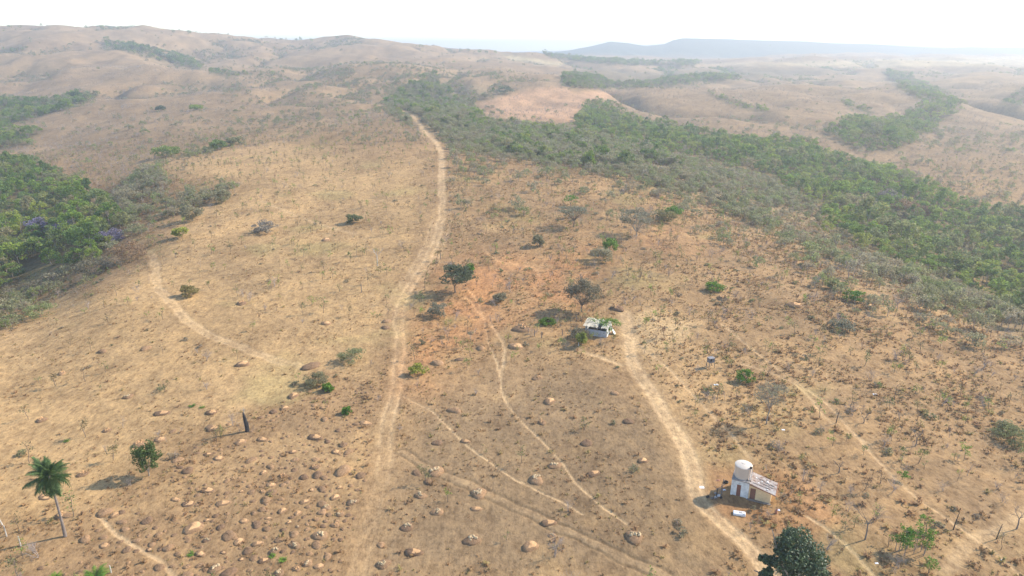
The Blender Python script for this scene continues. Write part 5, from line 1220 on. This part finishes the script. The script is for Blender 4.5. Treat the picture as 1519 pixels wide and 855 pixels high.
# ------------------------------------------------------------------ bare shrubs, saplings, low bushes
x, y, z, u, v = cand(.020, 62, 520, .97)
e = fbm(x / 20, y / 20, 3, 331)
past = poly_sd(u, v, PASTURE) > 0; mnd = poly_sd(u, v, MOUNDS) > 0; brn = poly_sd(u, v, BURN) > 0; fr_ = in_polys(u, v, [RF, RF2, LF, LF2]) > 0
right = (u > 1050) & ~fr_
base = np.where(past, .12, np.where(mnd, .03, np.where(brn, .06, np.where(right, .85, .55)))) * np.where(fr_, 0, 1)
base = np.where(right & (v > 500), .75, base)
keep = (rng.uniform(size=len(x)) < base * (.4 + 1.2 * e)) & tr_mask(x, y, .5) & clear(x, y)
x, y, z, u, v = [q[keep] for q in (x, y, z, u, v)]
def bare_lb(u, v):
    if u > 1050: return 'small leafless grey shrub on the dry right slope', 'leafless shrubs of the right slope'
    if u > 600: return 'small leafless grey shrub on the central reddish slope', 'leafless shrubs of the central slope'
    return 'small leafless grey shrub on the left pasture side', 'leafless shrubs of the left side'
print('bare', len(x))
populate('bare_shrub', BARE, 'shrub', x, y, z, u, v, rng.uniform(0, 6.28, len(x)), rng.uniform(.45, 1.05, len(x)), mk_label('bare shrubs', 'leafless twiggy shrub'), ('dry_scrub', 'leafless grey scrub farther up the slopes'))
x, y, z, u, v = cand(.030, 62, 560, .97)
past = poly_sd(u, v, PASTURE) > 0; mnd = poly_sd(u, v, MOUNDS) > 0; brn = poly_sd(u, v, BURN) > 0; fr_ = in_polys(u, v, [RF, RF2, LF, LF2]) > 0
e = fbm(x / 25, y / 25, 3, 341); right = (u > 1050) & ~fr_
base = np.where(past, np.where(v > 480, .12, .5), np.where(mnd, .03, np.where(brn, .06, np.where(right, .75, .85)))) * np.where(fr_, 0, 1)
keep = (rng.uniform(size=len(x)) < base * (.3 + 1.4 * e)) & tr_mask(x, y, .6) & clear(x, y)
x, y, z, u, v = [q[keep] for q in (x, y, z, u, v)]
def sap_lb(u, v):
    if u > 1050: return 'small thin stemmed sapling with sparse leaves on the right slope', 'saplings of the right slope'
    if u > 640: return 'small thin stemmed sapling with sparse leaves on the central slope', 'saplings of the central slope'
    return 'small thin stemmed sapling with sparse leaves on the pale pasture side', 'saplings of the pasture'
print('sap', len(x))
populate('sapling', SAP, 'sapling', x, y, z, u, v, rng.uniform(0, 6.28, len(x)), rng.uniform(.65, 1.55, len(x)), mk_label('saplings', 'thin stemmed sapling'), ('young_growth', 'sparse young saplings farther up the slopes'))
x, y, z, u, v = cand(.030, 62, 620, .97)
past = poly_sd(u, v, PASTURE) > 0; mnd = poly_sd(u, v, MOUNDS) > 0; brn = poly_sd(u, v, BURN) > 0; fr_ = in_polys(u, v, [RF, RF2, LF, LF2]) > 0
e = fbm(x / 30, y / 30, 3, 351); right = (u > 1050) & ~fr_
base = np.where(past, .05, np.where(mnd, .03, np.where(brn, .04, np.where(right, .24, .20)))) * np.where(fr_, 0, 1)
base = np.maximum(base, np.where(in_polys(u, v, [SB, LB]) > 0, 1.0, 0) * ~fr_)
keep = (rng.uniform(size=len(x)) < base * (.3 + 1.4 * e)) & tr_mask(x, y, .6) & clear(x, y)
x, y, z, u, v = [q[keep] for q in (x, y, z, u, v)]
def low_lb(u, v):
    if u > 1050: return 'low rounded dusky bush hugging the ground on the right slope', 'low bushes of the right slope'
    if u > 600: return 'low rounded dusky bush hugging the ground on the central slope', 'low bushes of the central slope'
    return 'low rounded dusky bush hugging the ground on the left side', 'low bushes of the left side'
print('low', len(x))
populate('low_bush', LOW, 'bush', x, y, z, u, v, rng.uniform(0, 6.28, len(x)), rng.uniform(.45, 1.15, len(x)), mk_label('low bushes', 'low rounded bush'), ('low_scrub', 'low dusky bushes farther up the slopes'))
# brown speckle of brush on the hills beyond
x, y, z, u, v = cand(.022, 330, 1250, .80)
e = fbm(x / 60, y / 60, 3, 371)
keep = (rng.uniform(size=len(x)) < .25 + .75 * sstep(.35, .62, e)) & (poly_sd(u, v, PASTURE) < 0) & (in_polys(u, v, [RF, RF2, LF, LF2]) < 0) & tr_mask(x, y, .8)
x, y, z, u, v = [q[keep] for q in (x, y, z, u, v)]; print('hill brush', len(x))
bs = [o for o in COL.objects if o.type == 'MESH' and (o.name.startswith('low_bush') or o.name.startswith('bare_shrub')) and o.get('category')][:60]; src = list({o.data.name: o for o in bs}.values())
scatter('hill_brush', 'fine brown brush covering the hills beyond', src, x, y, z, rng.uniform(0, 6.28, len(x)), rng.uniform(.5, 1.2, len(x)))
# grass tufts
x, y, z, u, v = cand(1.25, 60, 400, .97)
past = poly_sd(u, v, PASTURE) > 0; mnd = poly_sd(u, v, MOUNDS) > 0; brn = poly_sd(u, v, BURN) > 0; fr_ = in_polys(u, v, [RF, RF2, LF, LF2]) > 0
e = sstep(.34, .62, fbm(x / 9, y / 9, 4, 361)); right = (u > 1050)
base = np.where(past, .45, np.where(mnd, .55, np.where(brn, .5, np.where(right, .95, .85)))) * np.where(fr_, 0, 1)
keep = (rng.uniform(size=len(x)) < base * (.12 + 1.0 * e)) & tr_mask(x, y, .1) & clear(x, y)
x, y, z, u, v = [q[keep] for q in (x, y, z, u, v)]
s = rng.uniform(.25, .75, len(x)) * np.where(rng.uniform(size=len(x)) < np.where(u > 1050, .28, .13), 2.1, 1.0) * np.where((poly_sd(u, v, PASTURE) > 0), .8, 1.0) * np.where(u > 1050, 1.25, 1.0); rz = rng.uniform(0, 6.28, len(x))
print('tufts', len(x))
near_i = np.argsort(y + 1e6 * ~inframe(u, v))[:5]; tp_ = []
for j, i in enumerate(near_i):
    tp_.append(put(TUFT[j], 'grass_tuft', x[i], y[i], z[i], rz[i], s[i], 'brown tuft of dry grass near the bottom edge', 'grass tuft', 'dry grass tufts at the bottom edge'))
msk = np.ones(len(x), bool); msk[near_i] = False
scatter('dry_grass', 'tufts of dry brown grass all over the slopes', tp_, x[msk], y[msk], z[msk], rz[msk], s[msk])
bpy.context.view_layer.update()
print('done', time.time() - T0, len(COL.objects))
